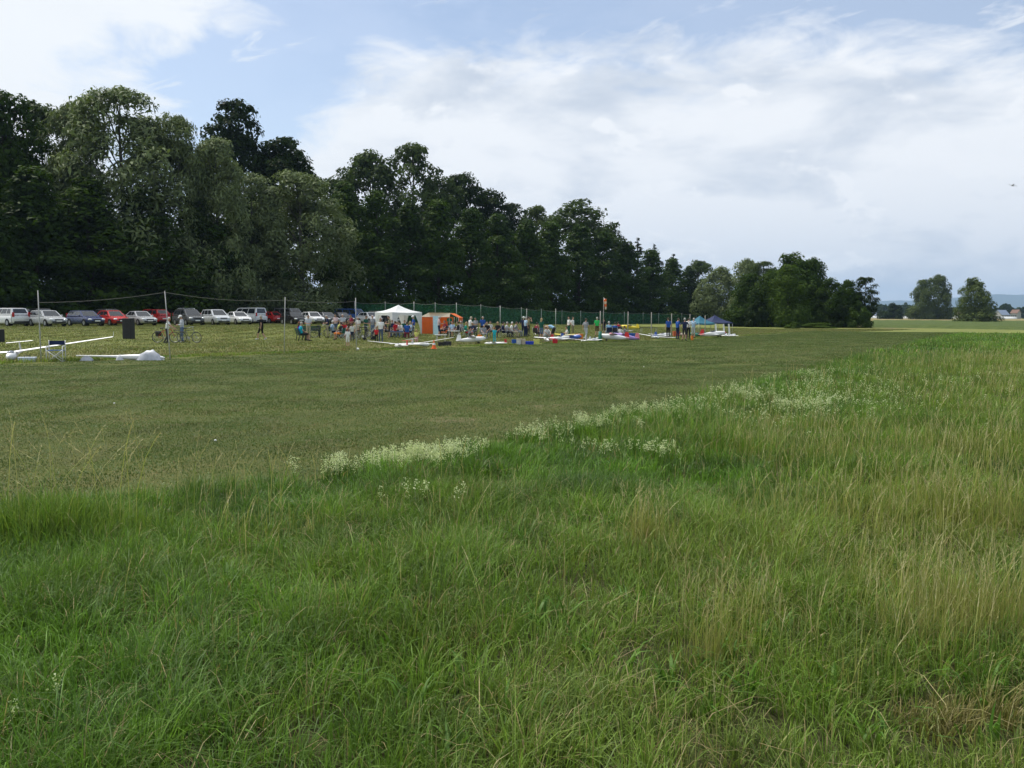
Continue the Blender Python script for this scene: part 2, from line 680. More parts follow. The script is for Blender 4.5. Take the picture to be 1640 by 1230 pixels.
# ------------------------------------------------------------------ trees
def leaf_material(name, stops, trans=0.28, rough=0.55):
    m = bpy.data.materials.new(name)
    m.use_nodes = True
    t = NT(m.node_tree)
    at_ = t.node('ShaderNodeAttribute', attribute_name='tone')
    oi = t.node('ShaderNodeObjectInfo')
    x = t.m('ADD', t.m('MULTIPLY', at_.outputs['Fac'], 0.7), t.m('MULTIPLY', oi.outputs['Random'], 0.3))
    c = t.ramp(x, stops)
    b = t.node('ShaderNodeBsdfPrincipled')
    t.put(b.inputs['Base Color'], c)
    b.inputs['Roughness'].default_value = rough
    b.inputs['Specular IOR Level'].default_value = 0.06
    tr = t.node('ShaderNodeBsdfTranslucent')
    t.put(tr.inputs[0], t.vm('MULTIPLY', c, (1.1, 1.25, 0.6)))
    mx = t.node('ShaderNodeMixShader')
    mx.inputs[0].default_value = trans
    t.t.links.new(b.outputs[0], mx.inputs[1])
    t.t.links.new(tr.outputs[0], mx.inputs[2])
    out = t.node('ShaderNodeOutputMaterial')
    t.t.links.new(mx.outputs[0], out.inputs[0])
    MATS[name] = m
    return m


leaf_material('leaf_dark', [(0.0, (0.0098, 0.0203, 0.0040)), (0.5, (0.0188, 0.0356, 0.0063)), (1.0, (0.0363, 0.0616, 0.0097))])
leaf_material('leaf_alder', [(0.0, (0.0179, 0.0370, 0.0055)), (0.5, (0.0352, 0.0667, 0.0085)), (1.0, (0.0639, 0.1075, 0.0131))])
leaf_material('leaf_light', [(0.0, (0.0337, 0.0627, 0.0081)), (0.5, (0.0547, 0.0950, 0.0115)), (1.0, (0.0842, 0.1331, 0.0173))])
leaf_material('leaf_willow', [(0.0, (0.0800, 0.1059, 0.0441)), (0.5, (0.1271, 0.1614, 0.0716)), (1.0, (0.1883, 0.2320, 0.1101))], 0.2)
leaf_material('leaf_poplar', [(0.0, (0.0323, 0.0515, 0.0156)), (0.5, (0.0538, 0.0819, 0.0237)), (1.0, (0.0861, 0.1209, 0.0374))], 0.25)
leaf_material('leaf_brown', [(0.0, (0.0445, 0.0643, 0.0182)), (0.5, (0.0780, 0.1071, 0.0302)), (1.0, (0.1225, 0.1605, 0.0454))], 0.2)  # greener, lighter leaf tone with distance haze put into the colour
leaf_material('leaf_conifer', [(0.0, (0.0144, 0.0234, 0.0096)), (0.5, (0.0234, 0.0360, 0.0144)), (1.0, (0.0405, 0.0540, 0.0208))], 0.1)
pmat('bark', (0.055, 0.045, 0.034), 0.9, var=0.35, scale=3.0, spec=0.1, bump=0.6)
pmat('bark_grey', (0.10, 0.095, 0.085), 0.9, var=0.35, scale=3.0, spec=0.1, bump=0.6)


def leaf_quads(P, Nrm, L, W, rg):
    """rhombic leaf sprays at P, facing roughly Nrm"""
    n = len(P)
    a = rg.normal(size=(n, 3))
    Nn = Nrm / (np.linalg.norm(Nrm, axis=1, keepdims=True) + 1e-9)
    T = a - (a * Nn).sum(1, keepdims=True) * Nn
    T /= np.linalg.norm(T, axis=1, keepdims=True) + 1e-9
    B = np.cross(Nn, T)
    L = np.asarray(L).reshape(-1, 1)
    W = np.asarray(W).reshape(-1, 1)
    bend = Nn * L * rg.uniform(-0.25, 0.1, (n, 1))
    V = np.stack([P - T * L / 2 + bend, P + B * W / 2, P + T * L / 2 + bend, P - B * W / 2], 1).reshape(-1, 3)
    F = np.arange(4 * n).reshape(-1, 4)
    return V, F


def set_tone(me, tone, per):
    at_ = me.attributes.new('tone', 'FLOAT', 'POINT')
    at_.data.foreach_set('value', np.repeat(tone, per).astype(np.float32))


def tree_proto(kind, seed, H=20.0, RAD=5.0, n_leaf=15000, n_clump=70, L=0.36):
    rg = np.random.default_rng(seed)
    mb = MB()
    C, CRr = [], []
    lean = rg.normal(0, 0.25, 2)
    sub = rg.uniform(0, 2 * math.pi, 7)
    for i in range(n_clump):
        a = rg.uniform(0, 2 * math.pi)
        if kind == 'broad':
            t = rg.uniform(0.16, 1.0) ** 0.8
            r = max(0.05, math.sin(math.pi * min(1, (t * 0.93 + 0.02)) ** 1.15)) ** 0.6 * 1.0
        elif kind == 'round':
            t = rg.uniform(0.05, 1.0) ** 0.9
            r = max(0.05, math.sin(math.pi * min(1, t * 0.80 + 0.18))) ** 0.55
        elif kind == 'alder':
            t = rg.uniform(0.03, 1.0) ** 0.95
            r = (1 - t) ** 0.62 * (0.62 + 0.38 * min(1, t / 0.25)) + 0.06
        elif kind == 'poplar':
            t = rg.uniform(0.22, 1.0) ** 0.8
            r = max(0.05, math.sin(math.pi * min(1, t * 0.90 + 0.04) ** 1.3)) ** 0.7
        elif kind == 'willow':
            t = rg.uniform(0.05, 1.0) ** 0.75
            r = math.sqrt(max(0.0, 1 - max(0, (t - 0.45) / 0.57) ** 2)) * (0.85 + 0.15 * min(1, t / 0.2))
        elif kind == 'conifer':
            t = rg.uniform(0.06, 1.0)
            r = (1 - t) ** 0.85 + 0.03
        else:   # bush
            t = rg.uniform(0.0, 0.95)
            r = math.sqrt(max(0, 1 - t ** 2))
        r *= 1.0 + 0.22 * math.sin(3 * a + sub[0] + 5 * t) * math.sin(2 * a + sub[1])
        rf = math.sqrt(rg.uniform(0.15, 1.0))
        cr = RAD * rg.uniform(0.26, 0.44) * (0.72 + 0.40 * (1 - t))
        if kind == 'conifer':
            cr = RAD * rg.uniform(0.16, 0.28) * (1.1 - 0.85 * t)
        if kind == 'poplar':
            cr = RAD * rg.uniform(0.20, 0.34)
        rr = max(0.0, RAD * r * rf - cr * 0.35)
        z = H * t - cr * 0.5 if kind != 'bush' else H * t
        C.append((rr * math.cos(a) + lean[0] * t, rr * math.sin(a) + lean[1] * t, max(z, cr * 0.4)))
        CRr.append(cr)
    C.append((lean[0], lean[1], H * 0.965))
    CRr.append(RAD * (0.15 if kind != 'conifer' else 0.05))
    C = np.array(C)
    CRr = np.array(CRr)
    wgt = CRr ** 2
    idx = rg.choice(len(C), n_leaf, p=wgt / wgt.sum())
    dirs = rg.normal(size=(n_leaf, 3))
    dirs /= np.linalg.norm(dirs, axis=1, keepdims=True)
    # sprays sit on the outside of each clump and on the side away from the trunk
    out = C[idx].copy()
    out[:, 2] = (out[:, 2] - H * 0.45) * 0.5
    out /= np.linalg.norm(out, axis=1, keepdims=True) + 1e-6
    dirs += out * 0.45 + np.array([0, 0, 0.18])
    dirs /= np.linalg.norm(dirs, axis=1, keepdims=True)
    shell = rg.uniform(0.45, 1.12, (n_leaf, 1)) ** 0.7
    flat = np.array([1.0, 1.0, 0.72 if kind not in ('conifer', 'round') else (0.45 if kind == 'conifer' else 0.95)])
    P = C[idx] + dirs * CRr[idx][:, None] * shell * flat
    wob = np.array([mnoise.noise(Vector(p) * 0.9) for p in P])
    keep = wob > (-0.45 if kind not in ('poplar',) else -0.25)
    P, dirs, idx = P[keep], dirs[keep], idx[keep]
    if kind == 'willow':
        droop = rg.uniform(0, 1, len(P)) ** 2 * 1.9 * (np.hypot(P[:, 0], P[:, 1]) / RAD)
        P[:, 2] -= droop
    P[:, 2] = np.maximum(P[:, 2], 0.12)
    n = len(P)
    Nr = dirs * 0.9 + rg.normal(0, 0.36, (n, 3)) + np.array([0, 0, 0.35])
    Ls = L * (0.42 + 1.15 * rg.uniform(0, 1, n) ** 1.6)
    W = Ls * (0.62 if kind not in ('willow', 'conifer') else 0.34)
    V, F = leaf_quads(P, Nr, Ls, W, rg)
    if kind == 'willow':
        # hang the long leaves
        V = V.reshape(-1, 4, 3)
        V[:, 2, 2] -= Ls * 0.35
        V = V.reshape(-1, 3)
    crown = mesh_np('crown', V, F)
    clump_tone = rg.uniform(0, 1, len(C))
    set_tone(crown, np.clip(clump_tone[idx] * 0.6 + rg.uniform(0, 0.4, n), 0, 1), 4)
    # trunk and limbs
    k = H / 20.0
    if kind != 'bush':
        tr = [(lean[0] * s + 0.15 * math.sin(3 * s + sub[2]), lean[1] * s, H * s) for s in (0, 0.06, 0.2, 0.4, 0.6, 0.8, 0.93)]
        mb.tube(tr, [0.40 * k, 0.30 * k, 0.26 * k, 0.21 * k, 0.15 * k, 0.08 * k, 0.03 * k], 8)
        order = rg.permutation(len(C))[:26 if kind == 'poplar' else 16]
        for j in order:
            c = Vector(C[j])
            s = max(0.12, min(0.85, c.z / H - 0.10 - 0.10 * rg.uniform()))
            p0 = Vector((lean[0] * s, lean[1] * s, H * s))
            mid = p0.lerp(c, 0.5) + Vector((0, 0, 0.05 * H * rg.uniform(0, 1)))
            mb.tube([p0, mid, c], [0.10 * k * (1.1 - s), 0.06 * k, 0.02 * k], 5)
    else:
        for j in range(7):
            c = Vector(C[j])
            mb.tube([(0.1 * j * 0.3 - 0.1, 0.05 * (j % 3), -0.05), c * 0.5, c], [0.06, 0.04, 0.015], 5)
    return mb.mesh('trunk'), crown


PROTO = {}
for kind, n, nl, nc, L in (('broad', 3, 21000, 95, 0.42), ('alder', 4, 21000, 105, 0.42), ('poplar', 3, 15000, 85, 0.42), ('willow', 3, 26000, 90, 0.45),
                           ('conifer', 2, 10000, 90, 0.44), ('bush', 3, 6000, 36, 0.45), ('round', 3, 17000, 85, 0.42)):
    for s in range(n):
        if kind == 'round':
            PROTO[kind, s] = (*tree_proto(kind, 90 + s, 12.0, 5.0, nl, nc, L), 12.0, 5.0)
        elif kind == 'bush':
            PROTO[kind, s] = (*tree_proto(kind, 70 + s, 5.0, 4.0, nl, nc, L), 5.0, 4.0)
        else:
            PROTO[kind, s] = (*tree_proto(kind, 10 * len(kind) + s, 20.0, 5.0, nl, nc, L), 20.0, 5.0)
N_TREE = [0]


def tree(name, label, cat, px, ytop, d, wpx, kind, var, leaf, bark='bark', group=None, rot=None, sink=0.0):
    base = dep(px, d)
    H = top_z(px, ytop, d) - base.z + sink
    rad = wpx * d / FPX / 2 * {'broad': 1.12, 'alder': 1.3, 'poplar': 1.2, 'willow': 1.15, 'conifer': 1.2, 'bush': 1.0, 'round': 1.12}[kind]
    tm, cm, H0, R0 = PROTO[kind, var % {'broad': 3, 'alder': 4, 'poplar': 3, 'willow': 3, 'conifer': 2, 'bush': 3, 'round': 3}[kind]]
    e = new_obj(name, None, loc=(base.x, base.y, base.z - sink), rot=(0, 0, random.uniform(0, 6.28) if rot is None else rot),
                scale=(rad / R0, rad / R0, H / H0))
    tag(e, label, cat, group)
    for pn, mesh, mt in (('trunk', tm, bark), ('crown', cm, leaf)):
        if not mesh.materials:
            mesh.materials.append(MATS[mt])
        o = new_obj(pn, mesh, e)
        o.material_slots[0].link = 'OBJECT'
        o.material_slots[0].material = MATS[mt]
    N_TREE[0] += 1
    return e


G_EDGE, G_BACK, G_UNDER = 'trees along the edge of the wood', 'tall trees standing deeper in the wood', 'understorey bushes at the foot of the wood'
# (photo column, photo row of the top, distance, width in photo pixels, kind, variant, leaf, name, label)
T = [
    (-70, 120, 104, 190, 'broad', 0, 'leaf_dark', 'broadleaf_tree', 'dark tree cut by the left frame edge'),
    (18, 148, 104, 130, 'broad', 1, 'leaf_alder', 'broadleaf_tree', 'dark green tree at the left frame edge above the first parked van'),
    (78, 168, 114, 110, 'poplar', 0, 'leaf_poplar', 'poplar_tree', 'thin-topped grey green tree between the left edge tree and the tallest willow'),
    (128, 168, 110, 125, 'willow', 0, 'leaf_willow', 'willow_tree', 'grey willow crown leaning on the left flank of the tallest willow'),
    (205, 138, 109, 185, 'willow', 2, 'leaf_willow', 'willow_tree', 'tallest silvery willow, dome rising above the silver estate car'),
    (296, 184, 111, 105, 'willow', 2, 'leaf_willow', 'willow_tree', 'silvery willow right of the tallest dome, above the red cars'),
    (352, 222, 112, 110, 'willow', 0, 'leaf_willow', 'willow_tree', 'grey willow sloping down in front of the dark oak'),
    (405, 276, 117, 100, 'willow', 1, 'leaf_willow', 'willow_tree', 'lower grey willow left of the big weeping willow'),
    (488, 276, 122, 150, 'willow', 2, 'leaf_willow', 'weeping_willow', 'big weeping willow reaching down to the row of parked cars'),
    (380, 162, 140, 120, 'broad', 2, 'leaf_dark', 'oak_tree', 'tall dark oak with ragged top against the blue sky gap'),
    (458, 218, 142, 130, 'broad', 0, 'leaf_dark', 'oak_tree', 'round dark oak crown just right of the ragged oak'),
    (545, 268, 162, 70, 'poplar', 1, 'leaf_poplar', 'poplar_tree', 'slender sparse tree beside the round dark oak'),
    (592, 243, 165, 105, 'poplar', 2, 'leaf_poplar', 'poplar_tree', 'airy round tree top with sky showing through, left of its taller twin'),
    (662, 232, 165, 100, 'poplar', 0, 'leaf_poplar', 'poplar_tree', 'tallest airy tree top above the white pavilion'),
    (705, 268, 168, 75, 'poplar', 1, 'leaf_poplar', 'poplar_tree', 'sparse tree right of the tallest airy tree'),
    (742, 278, 172, 80, 'poplar', 2, 'leaf_dark', 'poplar_tree', 'dark sparse tree above the orange tent'),
    (785, 306, 176, 80, 'broad', 1, 'leaf_dark', 'broadleaf_tree', 'dark tree on the falling skyline right of the orange tent'),
    (822, 326, 180, 70, 'broad', 2, 'leaf_dark', 'broadleaf_tree', 'small round dark tree top on the falling skyline'),
    (858, 330, 184, 60, 'poplar', 0, 'leaf_brown', 'poplar_tree', 'brownish half bare tree left of the round skyline tree'),
    (922, 320, 194, 115, 'poplar', 1, 'leaf_poplar', 'broadleaf_tree', 'round airy tree standing out of the skyline above the net fence'),
    (972, 360, 204, 70, 'broad', 0, 'leaf_dark', 'broadleaf_tree', 'dark tree on the right shoulder of the round skyline tree'),
    (1018, 380, 228, 74, 'conifer', 0, 'leaf_conifer', 'spruce_tree', 'first pointed dark spruce on the falling skyline'),
    (1045, 391, 232, 72, 'conifer', 1, 'leaf_conifer', 'spruce_tree', 'second pointed dark spruce on the falling skyline'),
    (1075, 406, 236, 74, 'conifer', 0, 'leaf_conifer', 'spruce_tree', 'last pointed dark spruce before the pale willows'),
    # front of the wood, leafy to the ground
    (-25, 255, 92, 150, 'alder', 0, 'leaf_alder', 'alder_tree', 'leafy dark alder behind the white tailgate van'),
    (62, 270, 98, 140, 'alder', 1, 'leaf_alder', 'alder_tree', 'leafy dark alder behind the silver estate car'),
    (150, 285, 102, 140, 'alder', 2, 'leaf_alder', 'alder_tree', 'leafy dark alder behind the dark blue car'),
    (235, 300, 107, 140, 'alder', 3, 'leaf_alder', 'alder_tree', 'leafy dark alder behind the silver saloon'),
    (318, 315, 111, 130, 'alder', 0, 'leaf_alder', 'alder_tree', 'leafy dark alder behind the grey people carrier'),
    (396, 330, 119, 120, 'alder', 1, 'leaf_alder', 'alder_tree', 'leafy dark alder behind the white van'),
    (556, 292, 140, 90, 'alder', 2, 'leaf_alder', 'alder_tree', 'alder with bright top right behind the weeping willow'),
    (606, 305, 140, 95, 'alder', 3, 'leaf_alder', 'alder_tree', 'alder behind the left half of the white pavilion'),
    (655, 318, 141, 90, 'alder', 0, 'leaf_alder', 'alder_tree', 'alder behind the right half of the white pavilion'),
    (704, 322, 142, 95, 'alder', 1, 'leaf_alder', 'alder_tree', 'alder behind the orange tent'),
    (752, 334, 147, 90, 'alder', 2, 'leaf_alder', 'alder_tree', 'alder behind the awning of the orange tent'),
    (798, 342, 154, 85, 'alder', 3, 'leaf_alder', 'alder_tree', 'alder behind the group on folding chairs'),
    (842, 350, 161, 80, 'alder', 0, 'leaf_alder', 'alder_tree', 'alder behind the man in the white hat'),
    (884, 356, 168, 80, 'alder', 1, 'leaf_alder', 'alder_tree', 'alder below the left half of the round skyline tree'),
    (926, 360, 177, 80, 'alder', 2, 'leaf_alder', 'alder_tree', 'alder below the right half of the round skyline tree'),
    (966, 372, 186, 75, 'alder', 3, 'leaf_alder', 'alder_tree', 'alder behind the windsock'),
    (1004, 386, 195, 70, 'alder', 0, 'leaf_alder', 'alder_tree', 'alder left of the first spruce'),
    (1040, 400, 204, 65, 'alder', 1, 'leaf_alder', 'alder_tree', 'alder in front of the second spruce'),
    (1074, 414, 214, 60, 'alder', 2, 'leaf_alder', 'alder_tree', 'alder behind the pilots in blue shirts'),
    (1100, 428, 222, 50, 'alder', 3, 'leaf_dark', 'alder_tree', 'last dark alder beside the pale willows'),
    # end of the wood behind the coloured canopies
    (1116, 417, 235, 50, 'poplar', 2, 'leaf_poplar', 'poplar_tree', 'pale poplar behind the teal canopy'),
    (1150, 428, 205, 62, 'round', 0, 'leaf_willow', 'willow_tree', 'pale grey willow above the navy canopy'),
    (1192, 416, 200, 56, 'round', 2, 'leaf_willow', 'willow_tree', 'taller pale willow right of the navy canopy'),
    (1222, 418, 190, 52, 'willow', 2, 'leaf_poplar', 'willow_tree', 'grey green willow half hidden by the broad dark tree'),
    (1200, 440, 150, 62, 'round', 1, 'leaf_alder', 'broadleaf_tree', 'dark leafy tree left in the clump at the end of the runway'),
    (1234, 436, 148, 60, 'round', 2, 'leaf_alder', 'broadleaf_tree', 'dark tree beside the light green one at the runway end'),
    (1272, 406, 152, 84, 'round', 0, 'leaf_alder', 'broadleaf_tree', 'largest broad tree of the clump at the end of the runway'),
    (1262, 426, 143, 62, 'round', 1, 'leaf_light', 'broadleaf_tree', 'lighter green tree in front of the largest tree at the runway end'),
    (1304, 414, 150, 56, 'round', 2, 'leaf_alder', 'broadleaf_tree', 'dark tree on the right flank of the largest runway end tree'),
    (1332, 446, 146, 50, 'round', 0, 'leaf_alder', 'broadleaf_tree', 'lower dark tree near the tip of the wood'),
    (1358, 450, 145, 42, 'round', 1, 'leaf_alder', 'broadleaf_tree', 'second last dark tree at the tip of the wood'),
    (1384, 444, 145, 40, 'poplar', 0, 'leaf_dark', 'broadleaf_tree', 'outermost tree of the wood with gaps in its crown'),
]
for i, (px, yt, d, wp, kind, var, leaf, nm, lab) in enumerate(T):
    grp = G_EDGE if d < 150 or px > 1100 else G_BACK
    tree(nm, lab, 'tree', px, yt, d, wp, kind, var, leaf, 'bark_grey' if leaf == 'leaf_willow' else 'bark', grp)
# bushes that close the foot of the wood
BU = [(-20, 96, 'left of the white tailgate van'), (40, 96, 'behind the white tailgate van'), (105, 101, 'behind the dark blue car'), (170, 104, 'behind the two red cars'), (240, 109, 'behind the red people carrier'),
      (310, 109, 'behind the pale people carrier'), (375, 119, 'behind the white van'), (440, 124, 'behind the grey van'), (505, 126, 'behind the black cars'), (570, 140, 'behind the blue van'),
      (630, 140, 'behind the white pavilion'), (690, 141, 'behind the orange tent'), (750, 147, 'behind the man in blue'), (810, 156, 'behind the folding chairs'), (870, 166, 'behind the kneeling group'),
      (925, 177, 'behind the two white shirts'), (985, 190, 'behind the green shirt'), (1035, 202, 'behind the yellow model'), (1085, 214, 'behind the pilots'), (1135, 216, 'behind the canopies'),
      (1185, 153, 'right of the navy canopy'), (1215, 146, 'left in the runway end clump'), (1290, 147, 'right of the light green tree'), (1345, 144, 'near the tip of the wood'), (1376, 143, 'at the very tip of the wood')]
for i, (px, d, where) in enumerate(BU):
    tree('bush', 'dark leafy bush ' + where, 'bush', px, 478 + px * 0.006 - (d < 130) * 16, d, 78 if px < 1180 else 46, 'bush', i, 'leaf_dark' if i % 2 else 'leaf_alder', 'bark', G_UNDER)
tree('bush', 'low pale green bush at the foot of the runway end clump', 'bush', 1272, 516, 133, 24, 'bush', 1, 'leaf_light', 'bark')
tree('bush', 'long low bush on the grass before the tip of the wood', 'bush', 1312, 517, 137, 52, 'bush', 2, 'leaf_light', 'bark')
# trees alone on the plain
tree('broadleaf_tree', 'left half of the wide twin tree on the far plain', 'tree', 1477, 449, 400, 38, 'round', 1, 'leaf_brown', 'bark', 'trees on the far plain')
tree('broadleaf_tree', 'right taller half of the twin tree on the far plain', 'tree', 1502, 441, 405, 42, 'round', 2, 'leaf_brown', 'bark', 'trees on the far plain')
tree('broadleaf_tree', 'single ragged tree right of the twin tree on the plain', 'tree', 1560, 445, 262, 46, 'round', 0, 'leaf_brown', 'bark', 'trees on the far plain')
tree('bush', 'brownish bush around the foot of the single ragged tree', 'bush', 1572, 496, 258, 52, 'bush', 0, 'leaf_brown', 'bark')
tree('bush', 'round dark bush beside the white tunnels on the plain', 'bush', 1431, 488, 420, 42, 'bush', 1, 'leaf_dark', 'bark')


def far_wood(name, label, dist, x0, x1, ytop, leaf, n, seed, depth=60, L=2.2):
    rg = np.random.default_rng(seed)
    px = rg.uniform(x0, x1, n)
    dd = dist + rg.uniform(0, depth, n)
    P = np.zeros((n, 3))
    for i in range(n):
        b = dep(px[i], dd[i])
        hh = top_z(px[i], ytop + 9 * mnoise.noise(Vector((px[i] * 0.05, seed, 0))) + 5 * mnoise.noise(Vector((px[i] * 0.21, seed, 3))), dist)
        P[i] = (b.x, b.y, max(0.3, hh * rg.uniform(0.0, 1.0) ** 0.6))
    Nr = rg.normal(0, 0.6, (n, 3)) + np.array([0, -0.5, 0.6])
    Ls = L * rg.uniform(0.6, 1.5, n)
    V, F = leaf_quads(P, Nr, Ls, Ls * 0.8, rg)
    me = mesh_np(name, V, F)
    set_tone(me, rg.uniform(0, 1, n), 4)
    me.materials.append(MATS[leaf])
    o = new_obj(name, me)
    tag(o, label, 'wood', kind='stuff')
    return o


far_wood('distant_wood', 'bluish distant wood on the plain left of the twin tree', 900, 1385, 1470, 490, 'leaf_dark', 5000, 3, 80, 2.6)
far_wood('distant_wood', 'distant wood behind the single tree at the right edge', 850, 1520, 1800, 492, 'leaf_dark', 11000, 8, 90, 2.6)
far_wood('distant_wood', 'faint tree belt along the foot of the hills', 1900, 1330, 1900, 498, 'leaf_dark', 14000, 5, 250, 4.5)

# ------------------------------------------------------------------ grass
def blade_material(name, trans=0.35, patch=False):
    """blade colour comes from each blade's own tint; tiled turf also drifts in tone over the field"""
    m = bpy.data.materials.new(name)
    m.use_nodes = True
    t = NT(m.node_tree)
    c = t.node('ShaderNodeAttribute', attribute_name='tint').outputs['Color']
    if patch:
        P = t.node('ShaderNodeNewGeometry').outputs['Position']
        n = t.noise(t.vm('MULTIPLY', P, (1, 1, 0)), 0.38, 5.0, 0.68)
        c = t.mix(t.ss(n, 0.36, 0.62), t.vm('MULTIPLY', c, (0.66, 0.76, 0.62)), t.vm('MULTIPLY', c, (1.07, 1.06, 1.0)))
        vv_ = t.vm('DOT_PRODUCT', P, (-UY, UX, 0))
        lines = t.m('SINE', t.m('ADD', t.m('MULTIPLY', vv_, 3.3), t.m('MULTIPLY', n, 5.0)))
        c = t.vm('SCALE', c, scale=t.ss(lines, -0.6, 0.6, 0.92, 1.07))
        n2 = t.noise(t.vm('MULTIPLY', P, (1, 1, 0)), 0.9, 5.0, 0.7)
        c = t.mix(t.m('MULTIPLY', t.ss(n2, 0.49, 0.62), 0.85), c, t.vm('MULTIPLY', c, (1.02, 0.78, 0.92)))
    b = t.node('ShaderNodeBsdfPrincipled')
    t.put(b.inputs['Base Color'], c)
    b.inputs['Roughness'].default_value = 0.5
    b.inputs['Specular IOR Level'].default_value = 0.2
    tr = t.node('ShaderNodeBsdfTranslucent')
    t.put(tr.inputs[0], t.vm('MULTIPLY', c, (1.05, 1.12, 0.75)))
    mx = t.node('ShaderNodeMixShader')
    mx.inputs[0].default_value = trans
    t.t.links.new(b.outputs[0], mx.inputs[1])
    t.t.links.new(tr.outputs[0], mx.inputs[2])
    out = t.node('ShaderNodeOutputMaterial')
    t.t.links.new(mx.outputs[0], out.inputs[0])
    MATS[name] = m
    return m


blade_material('meadow_blades')
blade_material('turf_blades', 0.25, True)
GREEN_D = np.array([0.062, 0.138, 0.020])
GREEN_L = np.array([0.136, 0.256, 0.033])
GREEN_B = np.array([0.105, 0.175, 0.060])
YELLOW = np.array([0.290, 0.335, 0.068])
STRAW = np.array([0.40, 0.35, 0.17])
RUST = np.array([0.21, 0.145, 0.065])
CREAM = np.array([0.62, 0.67, 0.40])
SEED = np.array([0.40, 0.39, 0.19])


def lerp(a, b, k):
    k = np.clip(np.asarray(k), 0, 1).reshape(-1, 1)
    return a * (1 - k) + b * k


def blade_geo(X, Y, Z, H, W, lean, la, rg, levels=3):
    """curved tapering blades; returns verts and triangles"""
    n = len(X)
    fa = la + math.pi / 2 + rg.normal(0, 0.5, n)
    px, py = np.cos(fa), np.sin(fa)
    lv = ((0.0, 0.8), (0.42, 1.0), (0.78, 0.62)) if levels == 3 else ((0.0, 0.9), (0.55, 0.85))
    nv = 2 * len(lv) + 1
    V = np.zeros((n, nv, 3))
    for i, (t, ww) in enumerate(lv):
        off = lean * H * t ** 2
        zz = H * t * (1 - 0.28 * np.clip(lean, 0, 1.6) * t)
        cx, cy = X + np.cos(la) * off, Y + np.sin(la) * off
        V[:, 2 * i] = np.c_[cx - px * W * ww / 2, cy - py * W * ww / 2, Z + zz]
        V[:, 2 * i + 1] = np.c_[cx + px * W * ww / 2, cy + py * W * ww / 2, Z + zz]
    off = lean * H * 1.12
    V[:, -1] = np.c_[X + np.cos(la) * off, Y + np.sin(la) * off, Z + H * (1 - 0.42 * np.clip(lean, 0, 1.6))]
    f = [(0, 1, 3), (0, 3, 2)]
    if levels == 3:
        f += [(2, 3, 5), (2, 5, 4), (4, 5, 6)]
    else:
        f += [(2, 3, 4)]
    F = (np.arange(n)[:, None, None] * nv + np.array(f)[None]).reshape(-1, 3)
    return V.reshape(-1, 3), F, nv


class Turf:
    def __init__(self):
        self.V, self.F, self.C, self.n = [], [], [], 0

    def add(self, V, F, C):
        self.V.append(V)
        self.F.append(F + self.n)
        self.C.append(C)
        self.n += len(V)

    def mesh(self, name, mat):
        V, F, C = np.concatenate(self.V), np.concatenate(self.F), np.concatenate(self.C)
        me = mesh_np(name, V, F)
        a_ = me.attributes.new('tint', 'FLOAT_COLOR', 'POINT')
        a_.data.foreach_set('color', np.c_[C, np.ones(len(C))].astype(np.float32).ravel())
        me.materials.append(MATS[mat])
        return me


def blades(T_, X, Y, H, W, lean, la, tint, rg, levels=3, ground=True):
    Z = gz(X, Y) if ground else np.zeros(len(X))
    V, F, nv = blade_geo(X, Y, Z, H, W, lean, la, rg, levels)
    T_.add(V, F, np.repeat(tint, nv, axis=0))


def stems(T_, X, Y, H, lean, rg, w=0.0028, head=0.10, hw=0.007, col=None, n_sp=7):
    """thin seed stems with feathery heads"""
    n = len(X)
    Z = gz(X, Y)
    la = rg.uniform(0, 6.28, n)
    d = np.c_[np.cos(la), np.sin(la), np.zeros(n)]
    s = np.c_[-np.sin(la), np.cos(la), np.zeros(n)]
    B = np.c_[X, Y, Z]
    up = np.array([0, 0, 1.0])
    pts = []
    for t in (0, 0.4, 0.72, 0.9, 1.0):
        pts.append(B + d * (lean * H * t ** 2.4)[:, None] + up * (H * t * (1 - 0.25 * lean * t))[:, None])
    cst = lerp(YELLOW, STRAW, rg.uniform(0, 0.9, n)) if col is None else col
    for j in range(3):
        V = np.stack([pts[j] - s * w / 2, pts[j] + s * w / 2, pts[j + 1] + s * w / 2, pts[j + 1] - s * w / 2], 1).reshape(-1, 3)
        q = np.arange(n)[:, None, None] * 4
        T_.add(V, (q + np.array([(0, 1, 2), (0, 2, 3)])[None]).reshape(-1, 3), np.repeat(cst, 4, axis=0))
    td = pts[4] - pts[3]
    td /= np.linalg.norm(td, axis=1, keepdims=True) + 1e-9
    nn = np.cross(s, td)
    L = (head * rg.uniform(0.7, 1.35, n))[:, None]
    chd = lerp(SEED, STRAW, rg.uniform(0, 1, n))
    tri = np.arange(n)[:, None] * 3 + np.array([0, 1, 2])[None]
    for j in range(n_sp):
        side = s * math.cos(j * 2.3) + nn * math.sin(j * 2.3)
        c = pts[3] + td * L * j / n_sp
        e = c + td * L * 0.22 + side * hw * rg.uniform(0.8, 1.7, (n, 1))
        mm = (c + e) / 2 + np.cross(side, td) * hw * 0.55
        T_.add(np.stack([c, mm, e], 1).reshape(-1, 3), tri, np.repeat(chd, 3, axis=0))
    T_.add(np.stack([pts[3] - s * hw * .4, pts[3] + s * hw * .4, pts[3] + td * L * 1.15], 1).reshape(-1, 3), tri, np.repeat(chd, 3, axis=0))


